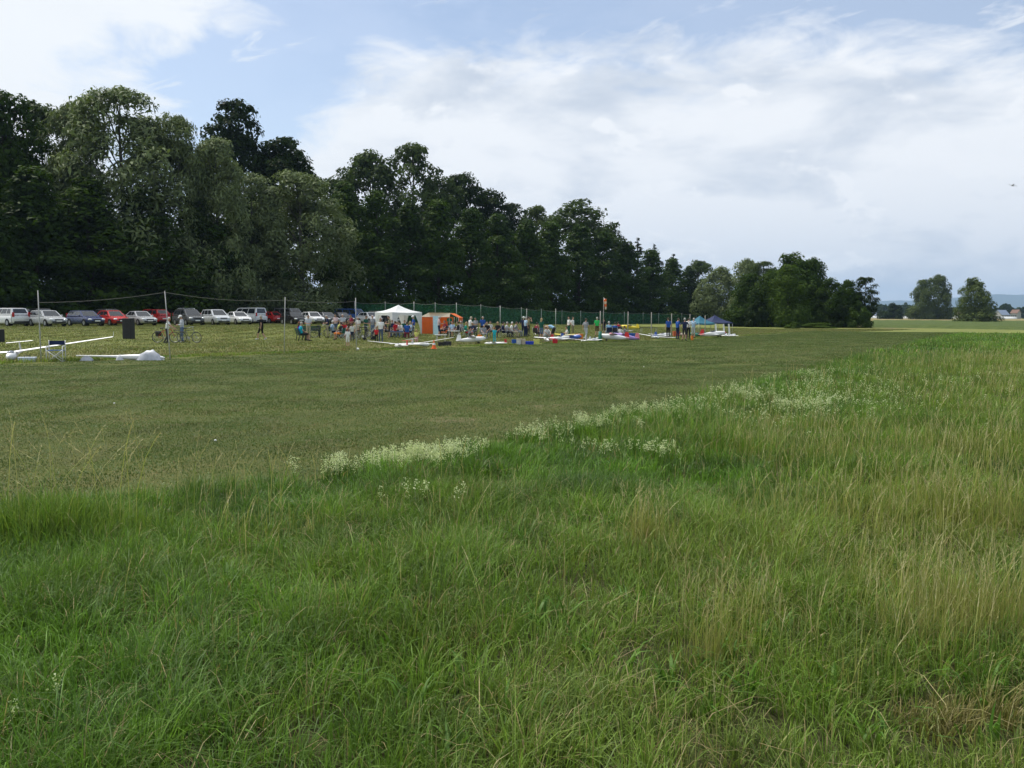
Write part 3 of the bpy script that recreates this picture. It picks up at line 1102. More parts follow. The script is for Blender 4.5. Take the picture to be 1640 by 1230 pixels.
def flowers(T_, X, Y, H, rg, ndot=40, dot=0.010, pan=0.06, stem_w=0.0032):
    n = len(X)
    Z = gz(X, Y)
    la = rg.uniform(0, 6.28, n)
    B = np.c_[X, Y, Z]
    top = B + np.c_[np.cos(la) * 0.08, np.sin(la) * 0.08, H]
    s = np.c_[-np.sin(la), np.cos(la), np.zeros(n)] * stem_w / 2
    V = np.stack([B - s, B + s, top + s, top - s], 1).reshape(-1, 3)
    T_.add(V, (np.arange(n)[:, None, None] * 4 + np.array([(0, 1, 2), (0, 2, 3)])[None]).reshape(-1, 3), np.repeat(np.tile(GREEN_L, (n, 1)), 4, axis=0))
    m = n * ndot
    C = np.repeat(top, ndot, axis=0)
    t = rg.uniform(0, 1, m) ** 1.2
    C = C + np.c_[rg.normal(0, 1, (m, 2)) * (pan * 0.55 * (1 - 0.5 * t))[:, None], pan * 2.6 * (t - 0.75)]
    u_ = rg.normal(size=(m, 3))
    u_ /= np.linalg.norm(u_, axis=1, keepdims=True)
    v_ = np.cross(u_, rg.normal(size=(m, 3)))
    v_ /= np.linalg.norm(v_, axis=1, keepdims=True)
    k = (dot * rg.uniform(0.6, 1.4, m))[:, None]
    V = np.stack([C - u_ * k, C + v_ * k * .8, C + u_ * k, C - v_ * k * .8], 1).reshape(-1, 3)
    F = (np.arange(m)[:, None, None] * 4 + np.array([(0, 1, 2), (0, 2, 3)])[None]).reshape(-1, 3)
    T_.add(V, F, np.repeat(lerp(CREAM * 0.85, CREAM * 1.15, rg.uniform(0, 1, m)), 4, axis=0))


def sector(n_per_m2, r0, r1, half=0.72, mid=0.0):
    n = int(half * (r1 * r1 - r0 * r0) * n_per_m2)
    r = np.sqrt(rng.uniform(r0 * r0, r1 * r1, n))
    a = mid + rng.uniform(-half, half, n)
    return r * np.sin(a), r * np.cos(a)


POLY_NEAR = NEAR + [(60, 115), (400, 115), (400, -80), (-40, -80)]      # the meadow on the camera's side of the runway


def fnoise(x, y, s, z=0.0, oct=3):
    return np.array([mnoise.fractal(Vector((a * s, b * s, z)), 1.0, 2.0, oct) for a, b in zip(x, y)])


def dry_at(x, y):
    """0 lush (next to the runway) .. 1 dry and pale (out in the meadow)"""
    side = 0.777 * x - 0.63 * y          # metres away from the runway axis
    return np.clip(0.22 + 0.040 * (side + 5.5), 0.05, 0.85) + 0.022 * np.clip(np.hypot(x, y) - 15, 0, 30) * np.clip((side + 14) / 14, 0.1, 1) + 0.30 * fnoise(x, y, 0.32, 3.0)


def meadow(T_, r0, r1, half, tufts_m2, per, rad, width, hgt, levels, stem_share, stem_kw, rg):
    x, y = sector(tufts_m2, r0, r1, half)
    k = inside(POLY_NEAR, x, y)
    x, y = x[k], y[k]
    n = len(x)
    dr = dry_at(x, y)
    hn = fnoise(x, y, 0.75, 1.0)
    hb = fnoise(x, y, 0.22, 9.0, 2)
    th = hgt * np.clip(1.0 + 0.70 * hn + 0.40 * hb + 0.16 * rg.normal(size=n), 0.62, 2.0)
    hue = fnoise(x, y, 1.7, 5.0, 2)
    base = lerp(GREEN_D, GREEN_L, 0.5 + 0.55 * hue + 0.2 * rg.normal(size=n))
    base = base * np.clip(1.0 + 0.55 * fnoise(x, y, 1.15, 63.0, 2), 0.60, 1.4)[:, None]
    base = lerp(base, GREEN_B * 0.8, 0.75 * (rg.uniform(0, 1, n) < 0.22))
    base = lerp(base, YELLOW, np.clip(dr * 1.25 - 0.12, 0, 0.95) * rg.uniform(0.4, 1.1, n))
    base = lerp(base, RUST, 0.60 * ((fnoise(x, y, 1.1, 21.0, 2) + 0.12 * rg.normal(size=n)) > 0.72))
    # tufts comb over in a shared direction
    comb = fnoise(x, y, 0.5, 12.0, 2) * 5.0 + rg.normal(0, 0.9, n)
    idx = np.repeat(np.arange(n), per)
    m = len(idx)
    a = rg.uniform(0, 6.283, m)
    rr = rad * np.sqrt(rg.uniform(0, 1, m))
    H = th[idx] * rg.uniform(0.45, 1.30, m)
    lean = np.abs(rg.normal(0.46 - 0.14 * np.clip(dr[idx], 0, 1), 0.34, m)) + 0.05
    la = np.where(rg.uniform(0, 1, m) < 0.32, comb[idx] + rg.normal(0, 0.5, m), a)
    tint = base[idx] * rg.uniform(0.70, 1.30, (m, 1))
    dead = rg.uniform(0, 1, m) < (0.025 + 0.10 * np.clip(dr[idx], 0, 1))
    tint = np.where(dead[:, None], lerp(STRAW, RUST, rg.uniform(0, 0.7, m)), tint)
    blades(T_, x[idx] + rr * np.cos(a), y[idx] + rr * np.sin(a), H, width * rg.uniform(0.55, 1.3, m), lean, la, tint, rg, levels)
    if stem_share:
        k = rg.uniform(0, 1, n) < np.clip(stem_share * (dr * 2.0 - 0.25), 0.0, 0.95)
        j = np.repeat(np.where(k)[0], 3)
        stems(T_, x[j] + rg.normal(0, rad, len(j)), y[j] + rg.normal(0, rad, len(j)), np.maximum(th[j] * rg.uniform(1.4, 2.4, len(j)), 0.30), np.abs(rg.normal(0.2, 0.15, len(j))), rg, **stem_kw)


rg = np.random.default_rng(77)
tf = Turf()
meadow(tf, 1.7, 10.0, 0.78, 72, 36, 0.115, 0.0058, 0.205, 3, 0.05, dict(), rg)
o = new_obj('meadow_grass', tf.mesh('meadow_grass', 'meadow_blades'))
tag(o, 'tall uncut meadow grass in the foreground', 'grass', kind='stuff')
tf = Turf()
meadow(tf, 10.0, 20.0, 0.74, 32, 30, 0.18, 0.011, 0.235, 2, 0.16, dict(w=0.006, head=0.13, hw=0.012, n_sp=4), rg)
o = new_obj('meadow_grass', tf.mesh('meadow_grass', 'meadow_blades'))
tag(o, 'uncut meadow grass of the middle distance', 'grass', kind='stuff')
tf = Turf()
meadow(tf, 20.0, 46.0, 0.66, 12.0, 20, 0.40, 0.017, 0.235, 2, 0.35, dict(w=0.008, head=0.13, hw=0.016, n_sp=2), rg)
meadow(tf, 46.0, 112.0, 0.66, 2.6, 16, 0.80, 0.045, 0.24, 2, 0.0, {}, rg)
o = new_obj('meadow_grass', tf.mesh('meadow_grass', 'meadow_blades'))
tag(o, 'uncut meadow stretching away to the right of the runway', 'grass', kind='stuff')

# tall clump at the left where stems stand up against the runway
tf = Turf()
m = 6500
cx, cy = rg.normal(-3.95, 0.50, m), rg.normal(7.2, 0.34, m)
k = np.exp(-((cx + 3.95) ** 2 / 0.40 + (cy - 7.2) ** 2 / 0.2)) * np.clip(0.75 + 0.9 * fnoise(cx, cy, 3.0, 4.0, 2), 0.2, 1.4)
blades(tf, cx, cy, (0.20 + 0.36 * k) * rg.uniform(0.4, 1.3, m), 0.0072 * rg.uniform(0.6, 1.3, m), np.abs(rg.normal(0.32, 0.2, m)), rg.uniform(0, 6.28, m),
       lerp(lerp(GREEN_D, GREEN_L, rg.uniform(0, 1, m)), YELLOW, rg.uniform(0, 0.5, m)), rg)
stems(tf, rg.normal(-3.7, 0.45, 44), rg.normal(7.3, 0.25, 44), rg.uniform(0.75, 1.18, 44), rg.uniform(0.05, 0.5, 44), rg, w=0.005, head=0.14, hw=0.013)
stems(tf, rg.normal(-2.7, 0.55, 40), rg.normal(8.7, 0.25, 40), rg.uniform(0.45, 0.65, 40), rg.uniform(0.05, 0.4, 40), rg, w=0.004, head=0.10, hw=0.010)
o = new_obj('tall_grass_clump', tf.mesh('tall_grass_clump', 'meadow_blades'))
tag(o, 'tall dark grass clump with seed stems at the left edge', 'grass', kind='stuff')

# tufts of pale seed stems, mostly to the right
tf = Turf()
for (px_, d_, n_, sp, hh) in ((1160, 4.7, 34, 0.10, 0.62), (1210, 5.2, 24, 0.15, 0.55), (1500, 5.0, 90, 0.22, 0.60), (1570, 5.5, 110, 0.28, 0.66), (1610, 5.2, 60, 0.2, 0.6), (1430, 6.0, 44, 0.25, 0.5), (1330, 8.0, 70, 0.5, 0.55),
                              (1480, 8.4, 110, 0.6, 0.62), (1600, 8.2, 120, 0.6, 0.66), (1040, 7.2, 50, 0.12, 0.62), (1290, 11.5, 90, 0.7, 0.6), (1450, 11.5, 120, 0.9, 0.62), (1580, 12, 140, 1.0, 0.66), (560, 5.4, 12, 0.15, 0.45),
                              (1380, 4.4, 16, 0.25, 0.5), (1240, 15, 70, 1.0, 0.6), (1150, 12.5, 40, 0.8, 0.5), (870, 5.6, 12, 0.3, 0.42), (700, 6.6, 10, 0.3, 0.45), (430, 7.4, 30, 0.4, 0.5)):
    p = dep(px_, d_)
    X, Y = rg.normal(p.x, sp, n_), rg.normal(p.y, sp, n_)
    stems(tf, X, Y, 0.85 * hh * rg.uniform(0.55, 1.15, n_), np.abs(rg.normal(0.16, 0.16, n_)), rg, w=0.0032 if d_ < 7 else 0.005, head=0.11, hw=0.0065 if d_ < 7 else 0.009, n_sp=8)
    m = n_ * 4
    X, Y = rg.normal(p.x, sp * 0.9, m), rg.normal(p.y, sp * 0.9, m)
    blades(tf, X, Y, 0.60 * hh * rg.uniform(0.5, 1.2, m), 0.0042 * (1 if d_ < 7 else 1.6) * rg.uniform(0.6, 1.2, m), np.abs(rg.normal(0.22, 0.15, m)), rg.uniform(0, 6.28, m),
           lerp(YELLOW * 0.85, lerp(STRAW, RUST, 0.5 * np.ones(m)), rg.uniform(0, 0.7, m)), rg)
o = new_obj('seed_stem_grass', tf.mesh('seed_stem_grass', 'meadow_blades'))
tag(o, 'pale seed stems of tall grass in the right foreground', 'grass', kind='stuff')

# dead thatch and broken stems lying in the grass
tf = Turf()
x, y = sector(60, 2.0, 9.5, 0.78)
k = inside(POLY_NEAR, x, y) & (fnoise(x, y, 0.9, 41.0, 2) > -0.05)
x, y = x[k], y[k]
m = len(x)
blades(tf, x, y, rg.uniform(0.10, 0.34, m), 0.0045 * rg.uniform(0.6, 1.5, m), rg.uniform(0.9, 1.9, m), rg.uniform(0, 6.28, m), lerp(STRAW, RUST, rg.uniform(0, 0.8, m)) * rg.uniform(0.7, 1.2, (m, 1)), rg)
o = new_obj('dead_thatch', tf.mesh('dead_thatch', 'meadow_blades'))
tag(o, 'dead straw lying among the foreground grass', 'grass', kind='stuff')

# broad leaved weeds among the grass
tf = Turf()
WEEDS = [(rg.uniform(20, 1620), rg.uniform(3.6, 8.5)) for _ in range(70)]
for (px_, d_) in WEEDS + list(((395, 5.6), (930, 4.2), (1010, 4.6), (1180, 7.6), (150, 5.4), (470, 5.0), (730, 3.7), (935, 7.7), (560, 4.4))):
    p = dep(px_, d_)
    m = int(rg.integers(7, 17))
    X, Y = rg.normal(p.x, 0.05, m), rg.normal(p.y, 0.05, m)
    blades(tf, X, Y, rg.uniform(0.10, 0.26, m), rg.uniform(0.012, 0.026, m), np.abs(rg.normal(0.6, 0.25, m)), rg.uniform(0, 6.28, m), lerp(GREEN_D * 1.1, GREEN_L, rg.uniform(0, 0.7, m)), rg)
o = new_obj('broad_leaf_weeds', tf.mesh('broad_leaf_weeds', 'meadow_blades'))
tag(o, 'broad leaved weeds growing among the meadow grass', 'weeds', kind='stuff')

# creamy flowers along the runway edge
FL = [(500, 9.25, 0.12, 16), (560, 9.65, 0.22, 46), (620, 9.95, 0.24, 60), (670, 10.1, 0.22, 52), (715, 10.7, 0.2, 14), (800, 11.9, 0.26, 24), (835, 12.2, 0.28, 22), (890, 13.5, 0.5, 34), (930, 13.0, 0.4, 20),
      (960, 14.4, 0.6, 36), (1010, 15.4, 0.7, 36), (1060, 15.0, 0.6, 14), (680, 7.9, 0.2, 4), (710, 7.5, 0.12, 3), (1060, 10.4, 0.10, 8), (970, 10.8, 0.2, 6)]
tf = Turf()
for (px_, d_, sp, n_) in FL:
    p = dep(px_, d_ * 1.10)
    X, Y = rg.normal(p.x, sp * 1.3, n_ * 3), rg.normal(p.y, sp * 0.9, n_ * 3)
    k = inside(POLY_NEAR, X, Y) & (fnoise(X, Y, 2.4, 17.0, 2) > -0.22)
    X, Y = X[k], Y[k]
    if len(X):
        flowers(tf, X, Y, rg.uniform(0.17, 0.32, len(X)), rg, 32, 0.0080, 0.048)
p = at(28, 1190)
flowers(tf, np.array([p.x + 0.03, p.x - 0.02]), np.array([p.y + 0.12, p.y + 0.06]), np.array([0.24, 0.20]), rg, 26, 0.006, 0.03)
o = new_obj('meadow_flowers', tf.mesh('meadow_flowers', 'meadow_blades'))
tag(o, 'creamy white flower froth where the meadow meets the runway', 'flowers', kind='stuff')
FL2 = [(1090, 18.5, 1.0, 46), (1150, 18, 0.9, 40), (1130, 20, 0.9, 46), (1190, 20.5, 1.0, 54), (1230, 22.5, 1.1, 54), (1250, 19.5, 0.8, 20), (1275, 17.0, 0.4, 30), (1310, 17.2, 0.35, 30), (1240, 16.5, 0.4, 10), (1290, 26, 1.4, 26),
       (1330, 30, 2.0, 26), (1180, 16.2, 0.7, 22), (1100, 15.0, 0.6, 14), (1380, 24, 1.2, 16), (1420, 30, 2.4, 18), (1250, 26.6, 0.5, 24), (1330, 21, 0.6, 8)]
tf = Turf()
for (px_, d_, sp, n_) in FL2:
    p = dep(px_, d_ * 1.06)
    n_ = int(n_ * 4.2)
    X, Y = rg.normal(p.x + 0.8 * sp, sp * 1.7, n_), rg.normal(p.y - 0.6 * sp, sp * 1.7, n_)
    k = inside(POLY_NEAR, X, Y) & (fnoise(X, Y, 0.8, 31.0, 2) > 0.02)
    X, Y = X[k], Y[k]
    if len(X):
        flowers(tf, X, Y, rg.uniform(0.18, 0.29, len(X)), rg, 13, 0.0120, 0.07, 0.006)
o = new_obj('meadow_flowers', tf.mesh('meadow_flowers', 'meadow_blades'))
tag(o, 'farther patches of creamy flowers in the meadow', 'flowers', kind='stuff')


# tiled turf: short grass on the runway and rough grass on the verge ------------------------------
def tile(size, n, h, w, lean, cols, dead, rg, levels=2):
    t_ = Turf()
    X, Y = rg.uniform(-size / 2, size / 2, n), rg.uniform(-size / 2, size / 2, n)
    c = lerp(cols[0], cols[1], rg.uniform(0, 1, n) * 0.7 + 0.18 * fnoise(X, Y, 2.5, rg.uniform(0, 50), 2))
    c = np.where((rg.uniform(0, 1, n) < dead)[:, None], lerp(STRAW * 0.75, RUST, rg.uniform(0, 1, n)), c)
    blades(t_, X, Y, h * rg.uniform(0.4, 1.4, n), w * rg.uniform(0.6, 1.3, n), np.abs(rg.normal(lean, lean * 0.5, n)), rg.uniform(0, 6.28, n), c, rg, levels, ground=False)
    return t_.mesh('turf_tile', 'turf_blades')


def collection_of(name, meshes):
    c = bpy.data.collections.new(name)          # never linked to the scene: only shapes to scatter
    for i, me_ in enumerate(meshes):
        c.objects.link(bpy.data.objects.new('%s_%02d' % (name, i), me_))
    return c


def scatter(name, label, cat, coll, nvar, X, Y, scl):
    n = len(X)
    me = bpy.data.meshes.new(name)
    me.vertices.add(n)
    me.vertices.foreach_set('co', np.c_[X, Y, gz(X, Y)].astype(np.float32).ravel())
    for k, arr in (('scl', scl), ('yaw', rng.integers(0, 4, n) * math.pi / 2)):
        me.attributes.new(k, 'FLOAT', 'POINT').data.foreach_set('value', np.asarray(arr, np.float32))
    me.attributes.new('var', 'INT', 'POINT').data.foreach_set('value', rng.integers(0, nvar, n).astype(np.int32))
    o = new_obj(name, me)
    tag(o, label, cat, kind='stuff')
    ng = bpy.data.node_groups.new(name, 'GeometryNodeTree')
    ng.interface.new_socket('Geometry', in_out='INPUT', socket_type='NodeSocketGeometry')
    ng.interface.new_socket('Geometry', in_out='OUTPUT', socket_type='NodeSocketGeometry')
    nd = ng.nodes
    gi, go = nd.new('NodeGroupInput'), nd.new('NodeGroupOutput')
    ci = nd.new('GeometryNodeCollectionInfo')
    ci.inputs['Collection'].default_value = coll
    ci.inputs['Separate Children'].default_value = True
    ci.inputs['Reset Children'].default_value = True
    iop = nd.new('GeometryNodeInstanceOnPoints')
    iop.inputs['Pick Instance'].default_value = True

    def attr(nm, ty):
        a = nd.new('GeometryNodeInputNamedAttribute')
        a.data_type = ty
        a.inputs['Name'].default_value = nm
        return a.outputs['Attribute']
    cx = nd.new('ShaderNodeCombineXYZ')
    ng.links.new(attr('yaw', 'FLOAT'), cx.inputs[2])
    e2r = nd.new('FunctionNodeEulerToRotation')
    ng.links.new(cx.outputs[0], e2r.inputs[0])
    sc = nd.new('ShaderNodeCombineXYZ')
    sc.inputs[0].default_value = sc.inputs[1].default_value = 1.0
    ng.links.new(attr('scl', 'FLOAT'), sc.inputs[2])
    ng.links.new(gi.outputs[0], iop.inputs['Points'])
    ng.links.new(ci.outputs[0], iop.inputs['Instance'])
    ng.links.new(attr('var', 'INT'), iop.inputs['Instance Index'])
    ng.links.new(e2r.outputs[0], iop.inputs['Rotation'])
    ng.links.new(sc.outputs[0], iop.inputs['Scale'])
    ng.links.new(iop.outputs[0], go.inputs[0])
    md = o.modifiers.new('scatter', 'NODES')
    md.node_group = ng
    return o


def grid(size, x0, x1, y0, y1):
    gx, gy = np.meshgrid(np.arange(x0, x1, size), np.arange(y0, y1, size))
    return gx.ravel(), gy.ravel()


C_SHORT = collection_of('short_turf', [tile(1.0, 1500, 0.034, 0.010, 0.9, (np.array([0.073, 0.124, 0.027]), np.array([0.128, 0.182, 0.043])), 0.04, rg) for i in range(6)])
gx, gy = grid(1.0, -40, 45, 4, 80)
k = inside(RUNWAY, gx, gy) & (np.abs(np.arctan2(gx, gy)) < 0.74) & (np.hypot(gx, gy) < 36)
scatter('mown_turf', 'short mown turf on the near part of the runway', 'grass', C_SHORT, 6, gx[k], gy[k], rng.uniform(0.7, 1.2, k.sum()))
C_SHORT2 = collection_of('far_turf', [tile(2.0, 1300, 0.036, 0.028, 0.9, (np.array([0.075, 0.124, 0.027]), np.array([0.132, 0.182, 0.044])), 0.04, rg) for i in range(5)])
gx, gy = grid(2.0, -41, 60, 4, 112)
k = inside(RUNWAY, gx, gy) & (np.abs(np.arctan2(gx, gy)) < 0.74) & (np.hypot(gx, gy) > 35.5)
scatter('mown_turf', 'short mown turf on the far part of the runway', 'grass', C_SHORT2, 5, gx[k], gy[k], rng.uniform(0.7, 1.2, k.sum()))
C_VERGE = collection_of('verge_turf', [tile(2.0, 420, 0.105, 0.026, 0.7, (np.array([0.105, 0.140, 0.032]), np.array([0.20, 0.21, 0.064])), 0.16, rg) for i in range(6)])
gx, gy = grid(2.0, -80, 60, 24, 130)
vv = -UY * gx + UX * gy
k = (vv > 34) & (vv < 97) & (np.abs(np.arctan2(gx, gy)) < 0.72) & ~inside(RUNWAY, gx, gy)
scatter('verge_grass', 'rough grass between the runway and the parked cars', 'grass', C_VERGE, 6, gx[k], gy[k], rng.uniform(0.6, 1.2, k.sum()))
# taller dark fringe along the far edge of the runway
tf = Turf()
fe = resample(FAR, 1800)
m = 30000
j = rg.integers(0, 1800, m)
off = rg.uniform(0.05, 1.1, m)
fx, fy = fe[j, 0] - 0.777 * off + rg.normal(0, 0.1, m), fe[j, 1] + 0.63 * off
fn = fnoise(fx, fy, 0.16, 2.0, 2)
k = (fy > 26) & (fy < 104) & (fn > -0.3)
fx, fy, fn = fx[k], fy[k], fn[k]
m = len(fx)
hh = np.clip(1.1 - (fy - 30) / 60, 0.42, 1.1) * (0.15 + 0.08 * fn) * rg.uniform(0.6, 1.3, m)
cc = lerp(lerp(GREEN_D, GREEN_L, rg.uniform(0, 0.7, m)), YELLOW, np.clip(0.25 + fn, 0, 0.7))
cc = np.where((rg.uniform(0, 1, m) < 0.08)[:, None], STRAW * 0.8, cc)
blades(tf, fx, fy, hh, 0.024 * rg.uniform(0.6, 1.3, m), np.abs(rg.normal(0.4, 0.25, m)), rg.uniform(0, 6.28, m), cc, rg, 2)
o = new_obj('runway_fringe', tf.mesh('runway_fringe', 'meadow_blades'))
tag(o, 'unmown dark grass fringe along the far edge of the runway', 'grass', kind='stuff')

# ------------------------------------------------------------------ placing of things made of parts
def solid(rgb, rough=0.75, name=None, **kw):
    nm = name or 'tone_%02x%02x%02x_%d' % (*[int(max(0, min(1, c)) * 255) for c in rgb], int(rough * 100))
    return pmat(nm, rgb, rough, **kw)


def slot_mats(o, mats):
    for i, m_ in enumerate(mats):
        while len(o.data.materials) <= i:
            o.data.materials.append(None)
    for i, m_ in enumerate(mats):
        o.material_slots[i].link = 'OBJECT'
        o.material_slots[i].material = m_


def place(kit, name, label, cat, loc, rz, mats, scale=1.0, group=None, rot=None):
    """kit: list of (part name, mesh, material key, index of parent part or None); returns the thing's Empty"""
    e = new_obj(name, None, loc=loc, rot=rot or (0, 0, rz), scale=scale)
    tag(e, label, cat, group)
    made = []
    for pn, mesh, key, par in kit:
        o = new_obj(pn, mesh, e if par is None else made[par])
        slot_mats(o, [mats[key]])
        made.append(o)
    return e


WHITE = solid((0.80, 0.80, 0.79), 0.4, 'white_gloss', spec=0.5, var=0.05)
WHITE_FAB = solid((0.80, 0.81, 0.82), 0.8, 'white_fabric', var=0.06, trans=0.25)
BLACK = solid((0.016, 0.016, 0.018), 0.6, 'black_plastic')
RUBBER = solid((0.022, 0.022, 0.024), 0.85, 'rubber')
CHROME = solid((0.55, 0.56, 0.58), 0.3, 'bare_metal', metal=0.9)
GALV = solid((0.46, 0.46, 0.43), 0.6, 'galvanised', metal=0.2)
WOOD = solid((0.30, 0.22, 0.13), 0.8, 'weathered_wood', var=0.3)
WOOD_G = solid((0.32, 0.30, 0.26), 0.85, 'grey_wood', var=0.3)
GLASS_D = solid((0.020, 0.024, 0.028), 0.08, 'car_glass', spec=0.8)
LAMP_W = solid((0.75, 0.77, 0.80), 0.12, 'headlamp_glass', spec=0.8)
LAMP_R = solid((0.45, 0.02, 0.015), 0.2, 'tail_lamp')
RIM = solid((0.42, 0.43, 0.45), 0.35, 'alloy_rim', metal=0.6)


# ------------------------------------------------------------------ people
def capsule(mb, p0, r0, p1, r1, n=10):
    p0, p1 = Vector(p0), Vector(p1)
    d = p1 - p0
    L = d.length
    t = d.normalized() if L > 1e-6 else Vector((0, 0, 1))
    pts, rad = [], []
    for a in (-80, -50, -20):
        pts.append(p0 + t * r0 * math.sin(R(a)))
        rad.append(r0 * math.cos(R(a)))
    for a in (20, 50, 80):
        pts.append(p1 + t * r1 * math.sin(R(a)))
        rad.append(r1 * math.cos(R(a)))
    mb.tube(pts, rad, n)


POSES = {}


def joints(kind):
    s = dict(pelvis=(0, 0, .95), chest=(0, 0, 1.28), neck=(0, -.01, 1.49), head=(0, .02, 1.63), sl=(-.18, 0, 1.42), sr=(.18, 0, 1.42), el=(-.25, -.03, 1.14), er=(.25, -.03, 1.14),
             wl=(-.26, .06, .90), wr=(.26, .06, .90), hl=(-.09, 0, .92), hr=(.09, 0, .92), kl=(-.10, .03, .50), kr=(.10, .03, .50), al=(-.11, -.02, .09), ar=(.11, -.02, .09), tl=(-.13, .15, .045), tr=(.13, .15, .045))
    if kind == 'hips':
        s.update(el=(-.36, -.08, 1.17), er=(.36, -.08, 1.17), wl=(-.20, .05, 1.02), wr=(.20, .05, 1.02), al=(-.15, -.02, .09), tl=(-.2, .14, .045))
    elif kind == 'hold':
        s.update(el=(-.25, .02, 1.15), er=(.25, .02, 1.15), wl=(-.08, .26, 1.13), wr=(.08, .26, 1.13), head=(0, .06, 1.61))
    elif kind == 'raise':
        s.update(el=(-.26, .20, 1.32), er=(.26, .20, 1.32), wl=(-.07, .28, 1.56), wr=(.07, .28, 1.56))
    elif kind == 'walk':
        s.update(kl=(-.09, .20, .53), al=(-.09, .26, .10), tl=(-.10, .42, .08), kr=(.09, -.02, .50), ar=(.10, -.28, .13), tr=(.11, -.13, .045), el=(-.25, -.14, 1.16), wl=(-.24, -.10, .93), er=(.25, .05, 1.15), wr=(.22, .24, .97))
    elif kind == 'push':
        s.update(chest=(0, .06, 1.27), neck=(0, .10, 1.47), head=(0, .15, 1.60), sl=(-.18, .08, 1.41), sr=(.18, .08, 1.41), el=(-.25, .20, 1.18), er=(.28, .22, 1.20), wl=(-.20, .44, 1.02), wr=(.32, .46, 1.02), ar=(.11, -.16, .09), tr=(.12, 0, .045))
    elif kind in ('sit', 'sitlean'):
        s.update(pelvis=(0, 0, .52), chest=(0, -.06, .86), neck=(0, -.05, 1.07), head=(0, .0, 1.21), sl=(-.18, -.05, 1.0), sr=(.18, -.05, 1.0), el=(-.25, .06, .76), er=(.25, .06, .76), wl=(-.14, .29, .64), wr=(.16, .28, .63),
                 hl=(-.10, .03, .49), hr=(.10, .03, .49), kl=(-.13, .45, .50), kr=(.14, .46, .49), al=(-.13, .42, .09), ar=(.16, .50, .09), tl=(-.14, .59, .045), tr=(.19, .66, .045))
        if kind == 'sitlean':
            s.update(chest=(0, .10, .84), neck=(0, .20, 1.02), head=(0, .28, 1.14), sl=(-.18, .17, .96), sr=(.18, .17, .96), el=(-.22, .34, .72), er=(.22, .34, .72), wl=(-.07, .54, .70), wr=(.08, .54, .70))
    elif kind == 'ground':
        s.update(pelvis=(0, 0, .12), chest=(0, -.06, .45), neck=(0, -.05, .66), head=(0, .0, .80), sl=(-.18, -.05, .59), sr=(.18, -.05, .59), el=(-.28, .05, .36), er=(.28, .05, .36), wl=(-.12, .28, .36), wr=(.12, .28, .36),
                 hl=(-.10, .03, .12), hr=(.10, .03, .12), kl=(-.22, .40, .36), kr=(.20, .42, .38), al=(-.12, .60, .09), ar=(.12, .62, .09), tl=(-.13, .77, .05), tr=(.13, .79, .05))
    elif kind == 'bend':
        s.update(pelvis=(0, -.12, .90), chest=(0, .18, 1.06), neck=(0, .37, 1.08), head=(0, .50, 1.02), sl=(-.18, .30, 1.06), sr=(.18, .30, 1.06), el=(-.22, .40, .80), er=(.22, .42, .80), wl=(-.12, .50, .56), wr=(.14, .52, .54),
                 hl=(-.10, -.12, .87), hr=(.10, -.12, .87), kl=(-.13, .02, .50), kr=(.13, .02, .50), al=(-.14, -.04, .09), ar=(.14, -.04, .09), tl=(-.16, .13, .045), tr=(.16, .13, .045))
    elif kind == 'crouch':
        s.update(pelvis=(0, -.10, .32), chest=(0, .10, .62), neck=(0, .20, .81), head=(0, .28, .94), sl=(-.18, .16, .75), sr=(.18, .16, .75), el=(-.26, .34, .56), er=(.26, .34, .56), wl=(-.10, .52, .40), wr=(.10, .54, .38),
                 hl=(-.10, -.06, .32), hr=(.10, -.06, .32), kl=(-.20, .30, .50), kr=(.18, .28, .44), al=(-.16, .0, .09), ar=(.16, -.08, .10), tl=(-.18, .16, .045), tr=(.18, .10, .045))
    return {k: Vector(v) for k, v in s.items()}


